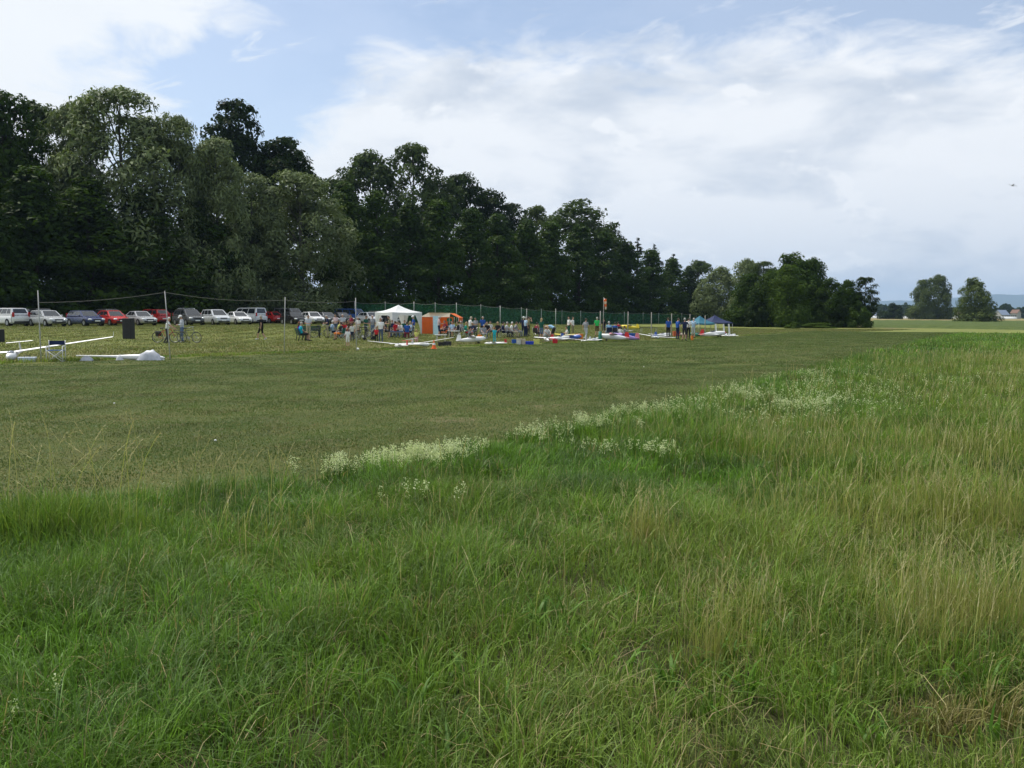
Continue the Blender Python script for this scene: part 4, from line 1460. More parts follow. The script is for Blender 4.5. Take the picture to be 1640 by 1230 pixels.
def person_mesh(kind, child=False, longhair=False):
    key = (kind, child, longhair)
    if key in POSES:
        return POSES[key]
    J = joints(kind)
    bones = []      # (slot, p0, r0, p1, r1)
    # slots: 0 skin, 1 shirt, 2 trousers, 3 shin, 4 shoes, 5 hair, 6 forearm

    def B(slot, a, ra, b, rb):
        bones.append((slot, Vector(a), ra, Vector(b), rb))
    lat = (J['sr'] - J['sl']).normalized()
    mid = J['pelvis'].lerp(J['chest'], .5)
    for sx in (-1, 1):
        B(1, J['pelvis'] + lat * sx * .055 + (J['chest'] - J['pelvis']) * .18, .118, J['chest'] + lat * sx * .065, .122)
        B(2, J['pelvis'] + lat * sx * .06, .112, J['pelvis'] + lat * sx * .06 + (J['chest'] - J['pelvis']) * .12, .112)
    B(1, J['sl'] + lat * .02, .068, J['sr'] - lat * .02, .068)
    B(1, J['chest'], .115, J['neck'] - (J['neck'] - J['chest']) * .35, .085)
    B(0, J['neck'] - (J['head'] - J['neck']) * .2, .056, J['head'], .054)
    hu = (J['head'] - J['neck']).normalized()
    hf = lat.cross(hu) * -1
    if hf.y < 0:
        hf = -hf
    hs = 1.24 if child else 1.0
    hc = J['head'] + hu * .015
    B(0, hc + hu * .025 * hs - hf * .012, .088 * hs, hc + hu * .03 * hs + hf * .006, .086 * hs)
    B(0, hc - hu * .055 * hs + hf * .03, .058 * hs, hc - hu * .02 * hs + hf * .03, .07 * hs)
    B(0, hc + hf * .085 * hs - hu * .005, .014, hc + hf * .105 * hs - hu * .022, .016)      # nose
    for sx in (-1, 1):
        B(0, hc + lat * sx * .084 * hs - hu * .01, .016, hc + lat * sx * .088 * hs + hu * .025, .018)   # ears
    B(5, hc + hu * .05 * hs - hf * .022, .090 * hs, hc + hu * .02 * hs - hf * .03, .086 * hs)
    if longhair:
        B(5, hc - hf * .055, .075, J['neck'] - hf * .07 - hu * .02, .06)
    for sd_ in 'lr':
        S, E, W = J['s' + sd_], J['e' + sd_], J['w' + sd_]
        B(1, S, .060, S.lerp(E, .62), .050)
        B(6, S.lerp(E, .62), .043, E, .039)
        B(6, E, .039, W, .028)
        fd = (W - E).normalized()
        B(0, W, .027, W + fd * .06, .034)
        inn = lat * (1 if sd_ == 'l' else -1)
        fw = fd.cross(inn).normalized()
        for q, ln in ((-.9, .062), (-.3, .075), (.3, .070), (.9, .052)):
            k0 = W + fd * .085 + fw * q * .027
            B(0, k0, .0115, k0 + fd * ln * .55 + inn * .010, .0105)
            B(0, k0 + fd * ln * .55 + inn * .010, .0105, k0 + fd * ln + inn * .028, .0095)
        B(0, W + fd * .03 - fw * .028, .013, W + fd * .075 - fw * .050 + inn * .018, .011)   # thumb
        H_, K, A, T_ = J['h' + sd_], J['k' + sd_], J['a' + sd_], J['t' + sd_]
        B(2, H_, .098, K, .064)
        B(3, K, .060, K.lerp(A, .35), .060)
        B(3, K.lerp(A, .35), .060, A, .042)
        B(4, A + (T_ - A) * -.2, .046, T_, .038)
    mb = MB()
    for _, a, ra, b, rb in bones:
        capsule(mb, a, ra, b, rb)
    raw = mb.mesh('raw_body')
    tmp = bpy.data.objects.new('raw_body', raw)
    COL.objects.link(tmp)
    md = tmp.modifiers.new('r', 'REMESH')
    md.mode = 'VOXEL'
    md.voxel_size = 0.0165
    sm = tmp.modifiers.new('s', 'SMOOTH')
    sm.factor = 0.5
    sm.iterations = 2
    dg = bpy.context.evaluated_depsgraph_get()
    me = bpy.data.meshes.new_from_object(tmp.evaluated_get(dg))
    bpy.data.objects.remove(tmp)
    me.name = 'person_' + kind
    n = len(me.polygons)
    cen = np.zeros(n * 3, np.float32)
    me.polygons.foreach_get('center', cen)
    cen = cen.reshape(-1, 3)
    best = np.full(n, 9e9)
    slot = np.zeros(n, np.int32)
    for s_, a, ra, b, rb in bones:
        a, b = np.array(a), np.array(b)
        ab = b - a
        t_ = np.clip(((cen - a) @ ab) / (ab @ ab + 1e-9), 0, 1)
        dd = np.linalg.norm(cen - (a + t_[:, None] * ab), axis=1) - (ra + (rb - ra) * t_)
        k = dd < best
        best = np.where(k, dd, best)
        slot = np.where(k, s_, slot)
    # eyes: small dark marks
    for sx in (-1, 1):
        e_ = np.array(hc + hf * .088 * hs + lat * sx * .032 * hs + hu * .018)
        slot[np.linalg.norm(cen - e_, axis=1) < .016] = 5
    for i in range(7):
        me.materials.append(None)
    me.polygons.foreach_set('material_index', slot)
    me.polygons.foreach_set('use_smooth', np.ones(n, bool))
    me.update()
    POSES[key] = (me, hc, hu, hf, hs)
    return POSES[key]


def cap_mesh(visor=True, brim=False):
    mb = MB()
    rings = []
    for j in range(6):
        ph = R(90) * j / 5
        r = .108 * math.cos(ph) + .002
        rings.append([(r * math.cos(a), r * 1.08 * math.sin(a), .015 + .105 * math.sin(ph)) for a in np.linspace(0, 2 * math.pi, 14, endpoint=False)])
    mb.rings(rings)
    if visor:
        P = [(x, .09 + .085 * math.sqrt(max(0, 1 - (x / .085) ** 2)), .018) for x in np.linspace(-.085, .085, 8)]
        Q = [(x, .05, .026) for x in np.linspace(.085, -.085, 8)]
        top = [(a, b, c + .006) for a, b, c in P + Q]
        mb.add(P + Q + top, [tuple(range(15, -1, -1)), tuple(range(16, 32))] + [(i, (i + 1) % 16, 16 + (i + 1) % 16, 16 + i) for i in range(16)])
    if brim:
        an = np.linspace(0, 2 * math.pi, 16, endpoint=False)
        mb.rings([[(.10 * math.cos(a), .108 * math.sin(a), .012) for a in an], [(.175 * math.cos(a), .185 * math.sin(a), .004) for a in an],
                  [(.175 * math.cos(a), .185 * math.sin(a), .010) for a in an], [(.10 * math.cos(a), .108 * math.sin(a), .022) for a in an]], cap=False)
    return mb.mesh('cap', 50)


CAP, HAT = cap_mesh(), cap_mesh(False, True)
SKIN = solid((0.46, 0.27, 0.19), 0.55, 'skin', var=0.08, scale=10)
CC = dict(white=(.78, .78, .77), offwhite=(.62, .62, .58), black=(.018, .018, .02), navy=(.02, .03, .075), blue=(.03, .10, .38), royal=(.03, .07, .50), sky=(.28, .48, .68), teal=(.02, .42, .58), turq=(.03, .46, .55), green=(.04, .50, .12),
          dgreen=(.02, .10, .07), grey=(.28, .29, .31), lgrey=(.50, .53, .58), red=(.52, .03, .04), pink=(.62, .30, .38), rose=(.60, .46, .48), yellow=(.62, .62, .18), orange=(.75, .22, .04), beige=(.42, .36, .26), khaki=(.24, .22, .13),
          denim=(.075, .11, .19), jeans=(.12, .18, .30), brown=(.10, .06, .035), maroon=(.22, .03, .05), lblue=(.40, .55, .72), emerald=(.03, .30, .22), dark=(.045, .045, .05))
HAIR = dict(brown=(.06, .035, .02), grey=(.40, .39, .37), white=(.66, .65, .62), black=(.015, .013, .012), blond=(.38, .27, .13), red=(.22, .07, .03))
SIT_H = {'sit', 'sitlean'}


def col(k):
    return solid(CC[k], 0.85, 'cloth_' + k, var=0.18, scale=9, spec=0.15)


def person(px, py, pose, yaw, label, shirt='white', legs='denim', shin=None, hair='brown', cap=None, hat=None, scale=1.0, child=False, longhair=False, sleeves=False, shoes='dark', pos=None, dz=0.0):
    me, hc, hu, hf, hs = person_mesh(pose, child, longhair)
    p = at(px, py) if pos is None else Vector(pos)
    # seated bodies are aimed so that their middle, not their feet, stands over the pixel
    o = new_obj('person', me, loc=(p.x, p.y, p.z + dz), rot=(0, 0, R(yaw)), scale=scale)
    sh = col(legs) if shin is None else (SKIN if shin == 'skin' else col(shin))
    slot_mats(o, [SKIN, col(shirt), col(legs), sh, col(shoes), solid(HAIR[hair], .7, 'hair_' + hair), col(shirt) if sleeves else SKIN])
    tag(o, label, 'person', 'spectators and pilots along the runway')
    if cap or hat:
        c = new_obj('cap' if cap else 'hat', CAP if cap else HAT, o)
        M = Matrix((hu.cross(hf) * -1, hf, hu)).transposed()
        c.rotation_euler = M.to_euler()
        c.location = hc + hu * .03 * hs
        c.scale = (hs * 1.03,) * 3
        slot_mats(c, [col(cap or hat)])
    return o


SK = 'skin'
CROWD_SEATS = []
person(268, 550, 'push', -80, 'white haired woman in white top and dark trousers pushing the red bicycle', 'white', 'dark', hair='white', scale=.95)
person(292, 548, 'hold', 130, 'man in white cap, pale shirt and jeans standing between two bicycles', 'lgrey', 'jeans', cap='white', hair='grey', sleeves=True)
person(419, 545, 'walk', 75, 'man all in black with shorts walking across the verge', 'black', 'black', shin=SK, hair='grey', shoes='lgrey')
person(494, 542, 'hold', 200, 'man in pale shirt standing behind the green bench', 'lgrey', 'beige', hair='brown')
# park bench sitters are placed with the bench further down
person(533, 541, 'sit', -60, 'white haired man in pale blue shirt seated left of the dark table', 'lblue', 'navy', hair='white')
person(546, 545, 'sit', 70, 'person with orange shorts seated near the child in white', 'dark', 'orange', shin=SK, hair='brown')
person(551, 541, 'sitlean', 190, 'person in red top seated behind the child in white', 'red', 'denim', hair='brown')
person(558, 539, 'sit', 170, 'person in brown top seated in the group left of the net', 'brown', 'denim', hair='brown', longhair=True)
person(541, 540, 'sitlean', -80, 'person in pale yellow green top seated at the dark table', 'yellow', 'dark', hair='grey')
person(557, 556, 'stand', 20, 'small child in white shirt and white shorts at the runway edge', 'white', 'white', shin=SK, hair='red', scale=.62, child=True)
person(564, 547, 'stand', 30, 'child in dark clothes right of the child in white', 'offwhite', 'navy', hair='brown', scale=.72, child=True)
person(570, 544, 'sit', 160, 'person in beige top seated beside the fourth post', 'beige', 'khaki', hair='grey')
person(574, 542, 'hold', 150, 'bald man in offwhite shirt standing right of the fourth post', 'offwhite', 'khaki', hair='grey', scale=.95)
person(610, 549, 'stand', 175, 'man in white shirt and jeans standing before the pavilion', 'white', 'denim', hair='black', scale=.96)
person(603, 550, 'stand', 170, 'child in bright red top beside the man before the pavilion', 'red', 'black', hair='brown', scale=.62, child=True)
person(624, 541, 'hold', 100, 'person in olive top standing inside the pavilion', 'khaki', 'dark', shin=SK, hair='brown')
person(633, 541, 'sit', 60, 'person in red shirt seated under the pavilion', 'red', 'jeans', hair='brown')
person(643, 541, 'sitlean', 150, 'person in white shirt seated under the pavilion', 'white', 'jeans', hair='brown')
person(652, 543, 'sit', 10, 'person in blue shirt and maroon trousers seated at the pavilion table', 'blue', 'maroon', hair='brown')
person(618, 540, 'sit', -100, 'person in dark clothes seated at the left pavilion leg', 'dark', 'dark', hair='black')
person(662, 540, 'hips', 80, 'man in blue shirt, beige trousers and white cap at the right pavilion leg', 'blue', 'beige', cap='white', hair='grey')
person(667, 553, 'stand', -10, 'little girl in yellow top and pink skirt at the runway edge', 'yellow', 'pink', shin=SK, hair='blond', scale=.56, child=True)
person(703, 540, 'hold', -80, 'man in pale pink shirt and navy shorts beside the blue banner', 'rose', 'navy', shin=SK, hair='grey')
person(720, 535, 'hold', 170, 'person in teal top standing under the orange awning', 'emerald', 'denim', hair='brown')
person(724, 540, 'sit', 150, 'person in pale blue shirt seated under the orange awning', 'lblue', 'dark', hair='brown')
person(733, 541, 'sit', 80, 'person in dark top with bare legs seated right of the awning', 'dark', 'khaki', shin=SK, hair='brown')
person(747, 542, 'sit', -80, 'person in green shirt and red shorts seated left of the white shirt', 'emerald', 'red', shin=SK, hair='blond')
person(753, 541, 'hold', -60, 'man in white shirt and cap standing behind the green shirt', 'white', 'dark', hair='grey', cap='beige')
person(762, 540, 'hold', 150, 'person in dark grey top standing between white and blue shirts', 'grey', 'dark', hair='black', scale=.96)
person(773, 540, 'stand', 190, 'tall man in blue shirt and dark trousers before the green net', 'blue', 'dark', hair='grey')
person(780, 541, 'sit', 170, 'person in black shirt seated right of the tall blue shirt', 'black', 'dark', hair='brown')
person(768, 546, 'ground', 160, 'child in orange top sitting on the grass', 'orange', 'orange', hair='brown', scale=.7, child=True)
person(775, 543, 'sit', -160, 'person in grey top seated before the tall blue shirt', 'grey', 'grey', hair='grey', scale=.85)
person(792, 549, 'stand', 10, 'child in turquoise clothes standing at the runway edge', 'turq', 'turq', hair='red', scale=.60, child=True)
person(797, 541, 'sit', 160, 'blond person in black shirt seated left of a tall post', 'black', 'dark', hair='blond')
person(806, 541, 'sit', -70, 'first of four sitters beside the tall post, in navy', 'navy', 'navy', hair='black')
person(812, 541, 'sit', -75, 'second of four sitters beside the tall post, in pale shirt', 'lgrey', 'dark', hair='grey')
person(820, 541, 'sit', -80, 'third of four sitters beside the tall post, in white shirt', 'white', 'beige', hair='white')
person(827, 540, 'sit', -70, 'last of four sitters beside the tall post, in grey', 'grey', 'grey', hair='brown')
person(838, 539, 'hips', -30, 'man in white hat and navy clothes at the fifth post', 'navy', 'navy', hat='white', hair='white')
person(842, 540, 'stand', -60, 'man in pale blue shirt beside the white hat', 'lblue', 'navy', hair='grey')
person(846, 538, 'raise', -50, 'man in khaki shading his eyes behind the pale blue shirt', 'khaki', 'dark', hair='brown')
person(860, 543, 'sit', -40, 'person in maroon top seated left of the kneeling group', 'maroon', 'dark', hair='black')
person(867, 544, 'stand', -30, 'woman in dark green top and denim shorts near the spread models', 'dgreen', 'jeans', shin=SK, hair='blond', longhair=True, scale=.96)
person(874, 544, 'crouch', -150, 'person in white crouching among the models', 'white', 'lgrey', hair='blond')
person(885, 544, 'bend', 60, 'man in light blue shirt bending over a model', 'sky', 'dark', shin=SK, hair='black')
person(907, 540, 'ground', 100, 'person in white and black sitting on the grass', 'offwhite', 'black', hair='black')
person(911, 537, 'hips', 120, 'left one of two men in white shirts talking, in dark trousers', 'white', 'dgreen', hair='black')
person(917, 538, 'hips', -120, 'right one of two men in white shirts talking, in khaki trousers', 'white', 'khaki', hair='brown')
person(938, 545, 'walk', -40, 'person in grey clothes walking toward the windsock post', 'grey', 'lgrey', hair='brown', scale=.96)
person(956, 539, 'stand', 0, 'man in bright green shirt and brown shorts left of the windsock', 'green', 'brown', shin=SK, hair='grey')
person(967, 537, 'hold', 20, 'person in black top behind the windsock post', 'black', 'dark', shin=SK, hair='brown', scale=.92)
person(975, 541, 'sit', 5, 'man in light blue shirt and jeans seated right of the windsock', 'sky', 'jeans', hair='grey', scale=1.05)
person(985, 541, 'sit', -20, 'person in dark blue seated beside the light blue shirt', 'blue', 'blue', hair='black')
person(993, 539, 'ground', -30, 'person in white sitting low behind the purple model', 'offwhite', 'grey', hair='black')
person(1000, 538, 'ground', 60, 'person in grey sitting low beside the yellow model', 'grey', 'dark', hair='black')
person(1070, 543, 'stand', 20, 'pilot in blue shirt and black trousers, leftmost of the standing pilots', 'blue', 'black', hair='brown')
person(1085, 544, 'hold', -60, 'pilot in blue shirt holding a transmitter', 'blue', 'navy', hair='brown')
person(1096, 546, 'hips', -20, 'man in dark shirt and shorts among the pilots', 'navy', 'dark', shin=SK, hair='grey')
person(1102, 543, 'hold', -30, 'man in white shirt and black trousers among the pilots', 'white', 'black', hair='black')
person(1110, 542, 'hold', -40, 'rightmost pilot in pale shirt and pale shorts', 'lblue', 'lgrey', shin=SK, hair='grey')
# more of the crowd around the tables
for (px, py, pose, yaw, sh, lg, hr, lab) in (
        (525, 541, 'hold', 100, 'navy', 'beige', 'grey', 'man in navy top standing behind the black bicycle'),
        (538, 537, 'hold', 160, 'rose', 'denim', 'brown', 'woman in rose top standing behind the dark table'),
        (549, 537, 'stand', 200, 'lgrey', 'navy', 'grey', 'man in pale grey standing behind the red top'),
        (563, 538, 'hold', 140, 'maroon', 'khaki', 'brown', 'person in maroon standing near the fourth post'),
        (586, 541, 'hold', -120, 'dgreen', 'dark', 'brown', 'person in dark green behind the pushchair'),
        (597, 540, 'stand', 160, 'grey', 'jeans', 'grey', 'person in grey left of the pavilion'),
        (628, 538, 'sit', 190, 'navy', 'dark', 'brown', 'person in navy seated deep inside the pavilion'),
        (638, 538, 'sitlean', 170, 'rose', 'dark', 'grey', 'person in rose shirt at the far side of the pavilion table'),
        (648, 538, 'sit', 200, 'dgreen', 'dark', 'black', 'person in dark green at the far side of the pavilion table'),
        (657, 541, 'sit', 120, 'lblue', 'navy', 'blond', 'person in pale blue at the right end of the pavilion table'),
        (712, 538, 'sit', 120, 'maroon', 'dark', 'brown', 'person in maroon seated between banner and awning'),
        (738, 539, 'sit', 150, 'grey', 'khaki', 'grey', 'person in grey seated left of the green shirt'),
        (757, 542, 'sit', 120, 'navy', 'grey', 'grey', 'person in navy seated in front of the white shirt'),
        (785, 539, 'sit', 200, 'offwhite', 'dark', 'brown', 'person in offwhite seated right of the black shirt'),
        (879, 543, 'crouch', 120, 'grey', 'dark', 'grey', 'person in grey crouching behind the bending man'),
        (990, 538, 'sit', 30, 'red', 'dark', 'black', 'person in red seated behind the purple model')):
    person(px, py, pose, yaw, lab, sh, lg, hair=hr)
    if pose.startswith('sit'):
        CROWD_SEATS.append((px, py, yaw, lab.replace('seated', 'sitting')))


# ------------------------------------------------------------------ parked cars
def inset_quad(q, a0, a1, b0, b1, off):
    """sub-rectangle of a quad (corners 00,10,11,01), pushed out along its normal"""
    q = [Vector(p) for p in q]
    n = (q[1] - q[0]).cross(q[3] - q[0]).normalized()

    def P(a, b):
        return (q[0] * (1 - a) + q[1] * a) * (1 - b) + (q[3] * (1 - a) + q[2] * a) * b
    return [P(a, b) + n * off for a, b in ((a0, b0), (a1, b0), (a1, b1), (a0, b1))], n


def plate(quad, n, th=0.012):
    mb = MB()
    back = [p - n * th for p in quad]
    mb.add(quad + back, [(0, 1, 2, 3), (7, 6, 5, 4), (0, 4, 5, 1), (1, 5, 6, 2), (2, 6, 7, 3), (3, 7, 4, 0)])
    return mb


SPECS = dict(       # length, width, belt height, windscreen foot x/z, roof front x/z, roof rear x/z, rear foot x/z, hood nose z, tail z, doors split
    sedan=(4.5, 1.76, .92, (1.00, .95), (.22, 1.42), (-.85, 1.41), (-1.62, .98), .74, .94),
    wagon=(4.55, 1.76, .92, (1.02, .95), (.25, 1.44), (-1.72, 1.43), (-2.12, 1.0), .74, .94),
    hatch=(4.05, 1.72, .92, (.98, .95), (.28, 1.46), (-1.25, 1.45), (-1.86, 1.0), .76, .94),
    mpv=(4.35, 1.82, 1.02, (1.32, 1.06), (.48, 1.64), (-1.72, 1.63), (-2.06, 1.08), .86, 1.0),
    van=(4.9, 1.92, 1.12, (1.86, 1.16), (1.12, 1.92), (-2.28, 1.94), (-2.42, 1.14), .98, 1.08))
CARKIT = {}


def car_kit(kind, rails=False):
    if (kind, rails) in CARKIT:
        return CARKIT[kind, rails]
    L, W, belt, wf, rf, rr, rb, noz, taz = SPECS[kind]
    w = W / 2
    hx = L / 2
    # lower body: rings along x
    st = [(-hx, .46, taz - .18, .80), (-hx + .06, .32, taz - .05, .90), (-hx + .25, .26, taz, .97), (rb[0] + .02, .24, max(belt, taz), 1.0), (-.6, .22, belt, 1.0), (wf[0] - .5, .22, belt + .01, 1.0),
          (wf[0] + .02, .22, wf[1] - .01, .99), (wf[0] * .45 + hx * .55, .24, noz + (wf[1] - noz) * .55, .96), (hx - .28, .26, noz + .04, .92), (hx - .07, .30, noz - .08, .84), (hx, .40, noz - .20, .72)]
    rings = []
    for x, zb, zt, f in st:
        ww = w * f
        r = [(x, -ww * .86, zb), (x, -ww * .98, zb + .10), (x, -ww, (zb + zt) / 2 + .03), (x, -ww * .965, zt - .10), (x, -ww * .88, zt - .015), (x, 0, zt + .02),
             (x, ww * .88, zt - .015), (x, ww * .965, zt - .10), (x, ww, (zb + zt) / 2 + .03), (x, ww * .98, zb + .10), (x, ww * .86, zb), (x, 0, zb)]
        rings.append(r)
    mb = MB()
    mb.rings([list(reversed(r)) for r in rings])
    # cabin: planar sides, windscreen and rear screen, crowned roof
    yb, yt = w * .93, w * .72
    c = {}
    for sx, nm in ((-1, 'r'), (1, 'l')):
        c['wf' + nm] = Vector((wf[0], sx * yb, wf[1] - .03))
        c['rb' + nm] = Vector((rb[0], sx * yb, rb[1] - .03))
        c['rf' + nm] = Vector((rf[0], sx * yt, rf[1]))
        c['rr' + nm] = Vector((rr[0], sx * yt, rr[1]))
    right = [c['rbr'], c['wfr'], c['rfr'], c['rrr']]
    left = [c['wfl'], c['rbl'], c['rrl'], c['rfl']]
    front = [c['wfr'], c['wfl'], c['rfl'], c['rfr']]
    rear = [c['rbl'], c['rbr'], c['rrr'], c['rrl']]
    for q in (right, left, front, rear):
        mb.add(q, [(0, 1, 2, 3)])
    rz = .045
    a0, a1 = Vector((rf[0] - .12, 0, rf[1] + rz)), Vector((rr[0] + .12, 0, rr[1] + rz))
    m_ = [Vector((a0.x, -yt * .6, a0.z - .012)), Vector((a0.x, yt * .6, a0.z - .012)), Vector((a1.x, yt * .6, a1.z - .012)), Vector((a1.x, -yt * .6, a1.z - .012))]
    mb.add([c['rfr'], c['rfl'], c['rrl'], c['rrr'], *m_], [(0, 1, 5, 4), (1, 2, 6, 5), (2, 3, 7, 6), (3, 0, 4, 7), (4, 5, 6, 7)], True)
    body = mb.mesh('body', 38)
    kit = [('body', body, 'paint', None)]
    q, n = inset_quad(front, .07, .93, .06, .93, .010)
    kit.append(('windscreen', plate(q, n).mesh('windscreen'), 'glass', None))
    q, n = inset_quad(rear, .10, .90, .22 if kind in ('van', 'mpv') else .10, .90, .010)
    kit.append(('rear_window', plate(q, n).mesh('rear_window'), 'glass', None))
    cuts = {'sedan': ((.10, .50), (.53, .90)), 'wagon': ((.05, .27), (.29, .57), (.595, .92)), 'hatch': ((.08, .20), (.23, .53), (.56, .91)), 'mpv': ((.05, .27), (.30, .59), (.62, .92)), 'van': ((.05, .36), (.39, .68), (.71, .93))}[kind]
    for qd, flip in ((right, False), (left, True)):
        for a, b in cuts:
            a_, b_ = (1 - b, 1 - a) if flip else (a, b)
            q, n = inset_quad(qd, a_, b_, .16, .90, .010)
            kit.append(('side_window', plate(q, n).mesh('side_window'), 'glass', None))
    wr = .31 if kind != 'van' else .34
    wx = (hx - .86, -hx + .82)
    ty = MB().tube([(0, -.095, 0), (0, -.10, 0), (0, .10, 0), (0, .095, 0)], [wr * .88, wr, wr, wr * .88], 18).mesh('tyre', 40)
    rm = MB().tube([(0, -.104, 0), (0, .104, 0)], wr * .64, 14).mesh('rim', 40)
    arch = MB().tube([(0, -.012, 0), (0, .012, 0)], wr * 1.16, 20).mesh('wheel_arch', 40)
    for x in wx:
        for sx in (-1, 1):
            kit.append((('wheel_arch', x, sx * (w - .01), wr + .02), arch, 'black', None))
            kit.append((('tyre', x, sx * (w - .085), wr), ty, 'rubber', None))
            kit.append((('rim', 0, 0, 0), rm, 'rim', len(kit) - 1))
    for sx in (-1, 1):
        hl = MB()
        hl.ell((hx - .16, sx * w * .70, noz - .10), (.16, .20, .085), 10, 6)
        kit.append(('headlight', hl.mesh('headlight'), 'lampw', None))
        tl = MB().box((-hx + .045, sx * w * .80, taz - .12 + (.18 if kind in ('mpv', 'van', 'wagon') else 0)), (.09, .17, .20 if kind in ('sedan', 'hatch') else .42))
        kit.append(('tail_light', tl.mesh('tail_light'), 'lampr', None))
        mr = MB()
        mr.ell((wf[0] - .28, sx * (w + .07), wf[1] + .05), (.07, .10, .075), 8, 5)
        kit.append(('wing_mirror', mr.mesh('wing_mirror'), 'paint', None))
    kit.append(('grille', MB().box((hx - .045, 0, noz - .13), (.12, W * .40, .11)).mesh('grille'), 'black', None))
    kit.append(('front_bumper', MB().box((hx - .04, 0, .40), (.14, W * .66, .13)).mesh('front_bumper'), 'black', None))
    kit.append(('number_plate', MB().box((hx + .035, 0, .50), (.02, .50, .11)).mesh('number_plate'), 'white', None))
    kit.append(('number_plate', MB().box((-hx - .01, 0, .62), (.02, .50, .11)).mesh('number_plate'), 'white', None))
    kit.append(('rear_bumper', MB().box((-hx + .02, 0, .38), (.12, W * .72, .14)).mesh('rear_bumper'), 'black', None))
    if rails:
        for sx in (-1, 1):
            kit.append(('roof_rail', MB().tube([(rf[0] - .2, sx * yt * .86, rf[1] + .03), (rf[0] - .35, sx * yt * .86, rf[1] + .10), (rr[0] + .3, sx * yt * .86, rr[1] + .10), (rr[0] + .15, sx * yt * .86, rr[1] + .03)], .018, 5).mesh('roof_rail'), 'metal', None))
        for xx in (rf[0] - .55, rr[0] + .6):
            kit.append(('roof_bar', MB().box((xx, 0, rf[1] + .125), (.06, yt * 1.9, .03)).mesh('roof_bar'), 'metal', None))
    CARKIT[kind, rails] = kit
    return kit


def car(px, d, yaw, kind, paint, label, cat='car', rails=False):
    kit = car_kit(kind, rails)
    p = dep(px, d)
    e = new_obj('parked_car' if kind != 'van' else 'parked_van', None, loc=(p.x, p.y, p.z + .03), rot=(0, 0, R(yaw)))
    tag(e, label, cat, 'cars parked along the edge of the wood')
    M_ = dict(paint=solid(paint, .28, 'car_paint_%02x%02x%02x' % tuple(int(c_ * 255) for c_ in paint), coat=.6, spec=.5, var=.04), glass=GLASS_D, black=BLACK, rubber=RUBBER, rim=RIM, lampw=LAMP_W, lampr=LAMP_R, white=WHITE, metal=CHROME)
    made = []
    for pn, mesh, key, par in kit:
        loc = None
        if isinstance(pn, tuple):
            pn, *loc = pn
        o = new_obj(pn, mesh, e if par is None else made[par], loc=loc)
        slot_mats(o, [M_[key]])
        made.append(o)
    return e


SIL, LSIL, DGREY, WHT, BLU, RED, BLK, GRY = (.40, .41, .42), (.56, .58, .60), (.075, .078, .08), (.78, .78, .78), (.018, .032, .11), (.50, .02, .018), (.014, .014, .016), (.16, .165, .17)
car(14, 80, 148, 'mpv', WHT, 'white van with its tailgate toward us at the left edge', 'van')
car(76, 79, -38, 'wagon', SIL, 'silver estate car, second from the left edge', rails=False)
car(66, 88, -40, 'mpv', BLK, 'black car half hidden behind the silver estate car')
car(137, 82, -38, 'wagon', BLU, 'dark blue estate car between the silver estate and the red car')
car(180, 84.5, -40, 'hatch', RED, 'bright red car, nose toward us, right of the dark blue car')
car(176, 94, -40, 'mpv', DGREY, 'dark car whose roof shows above the bright red car')
car(224, 87, -42, 'sedan', SIL, 'silver saloon right of the bright red car')
car(243, 98, 150, 'mpv', RED, 'red people carrier turned away behind the silver saloon')
car(302, 90, -46, 'mpv', DGREY, 'dark grey people carrier with roof rails behind the cyclists', rails=True)
car(345, 93.5, -48, 'mpv', LSIL, 'pale silver people carrier right of the dark grey one')
car(381, 97, -50, 'sedan', WHT, 'white saloon with dark grille left of the walking man')
car(398, 107, 146, 'van', WHT, 'white van turned away behind the white saloon', 'van')
car(428, 111, 150, 'hatch', RED, 'red hatchback turned away behind the walking man')
car(463, 113, -40, 'van', GRY, 'grey van behind the third post', 'van')
car(470, 101, -50, 'hatch', BLK, 'black hatchback just right of the third post')
car(500, 105, -52, 'hatch', WHT, 'white hatchback behind the man at the bench')
car(522, 106, -52, 'sedan', DGREY, 'dark grey saloon right of the white hatchback')
car(546, 110, -50, 'sedan', BLK, 'black saloon in front of the blue van')
car(563, 118, -30, 'van', (.03, .09, .30), 'bright blue van at the end of the row', 'van')
car(592, 113, -48, 'hatch', WHT, 'white hatchback left of the pavilion')
car(608, 119, -48, 'mpv', (.42, .38, .32), 'beige car half hidden by the left pavilion leg')
car(622, 113, -48, 'sedan', BLK, 'dark car seen through the pavilion')

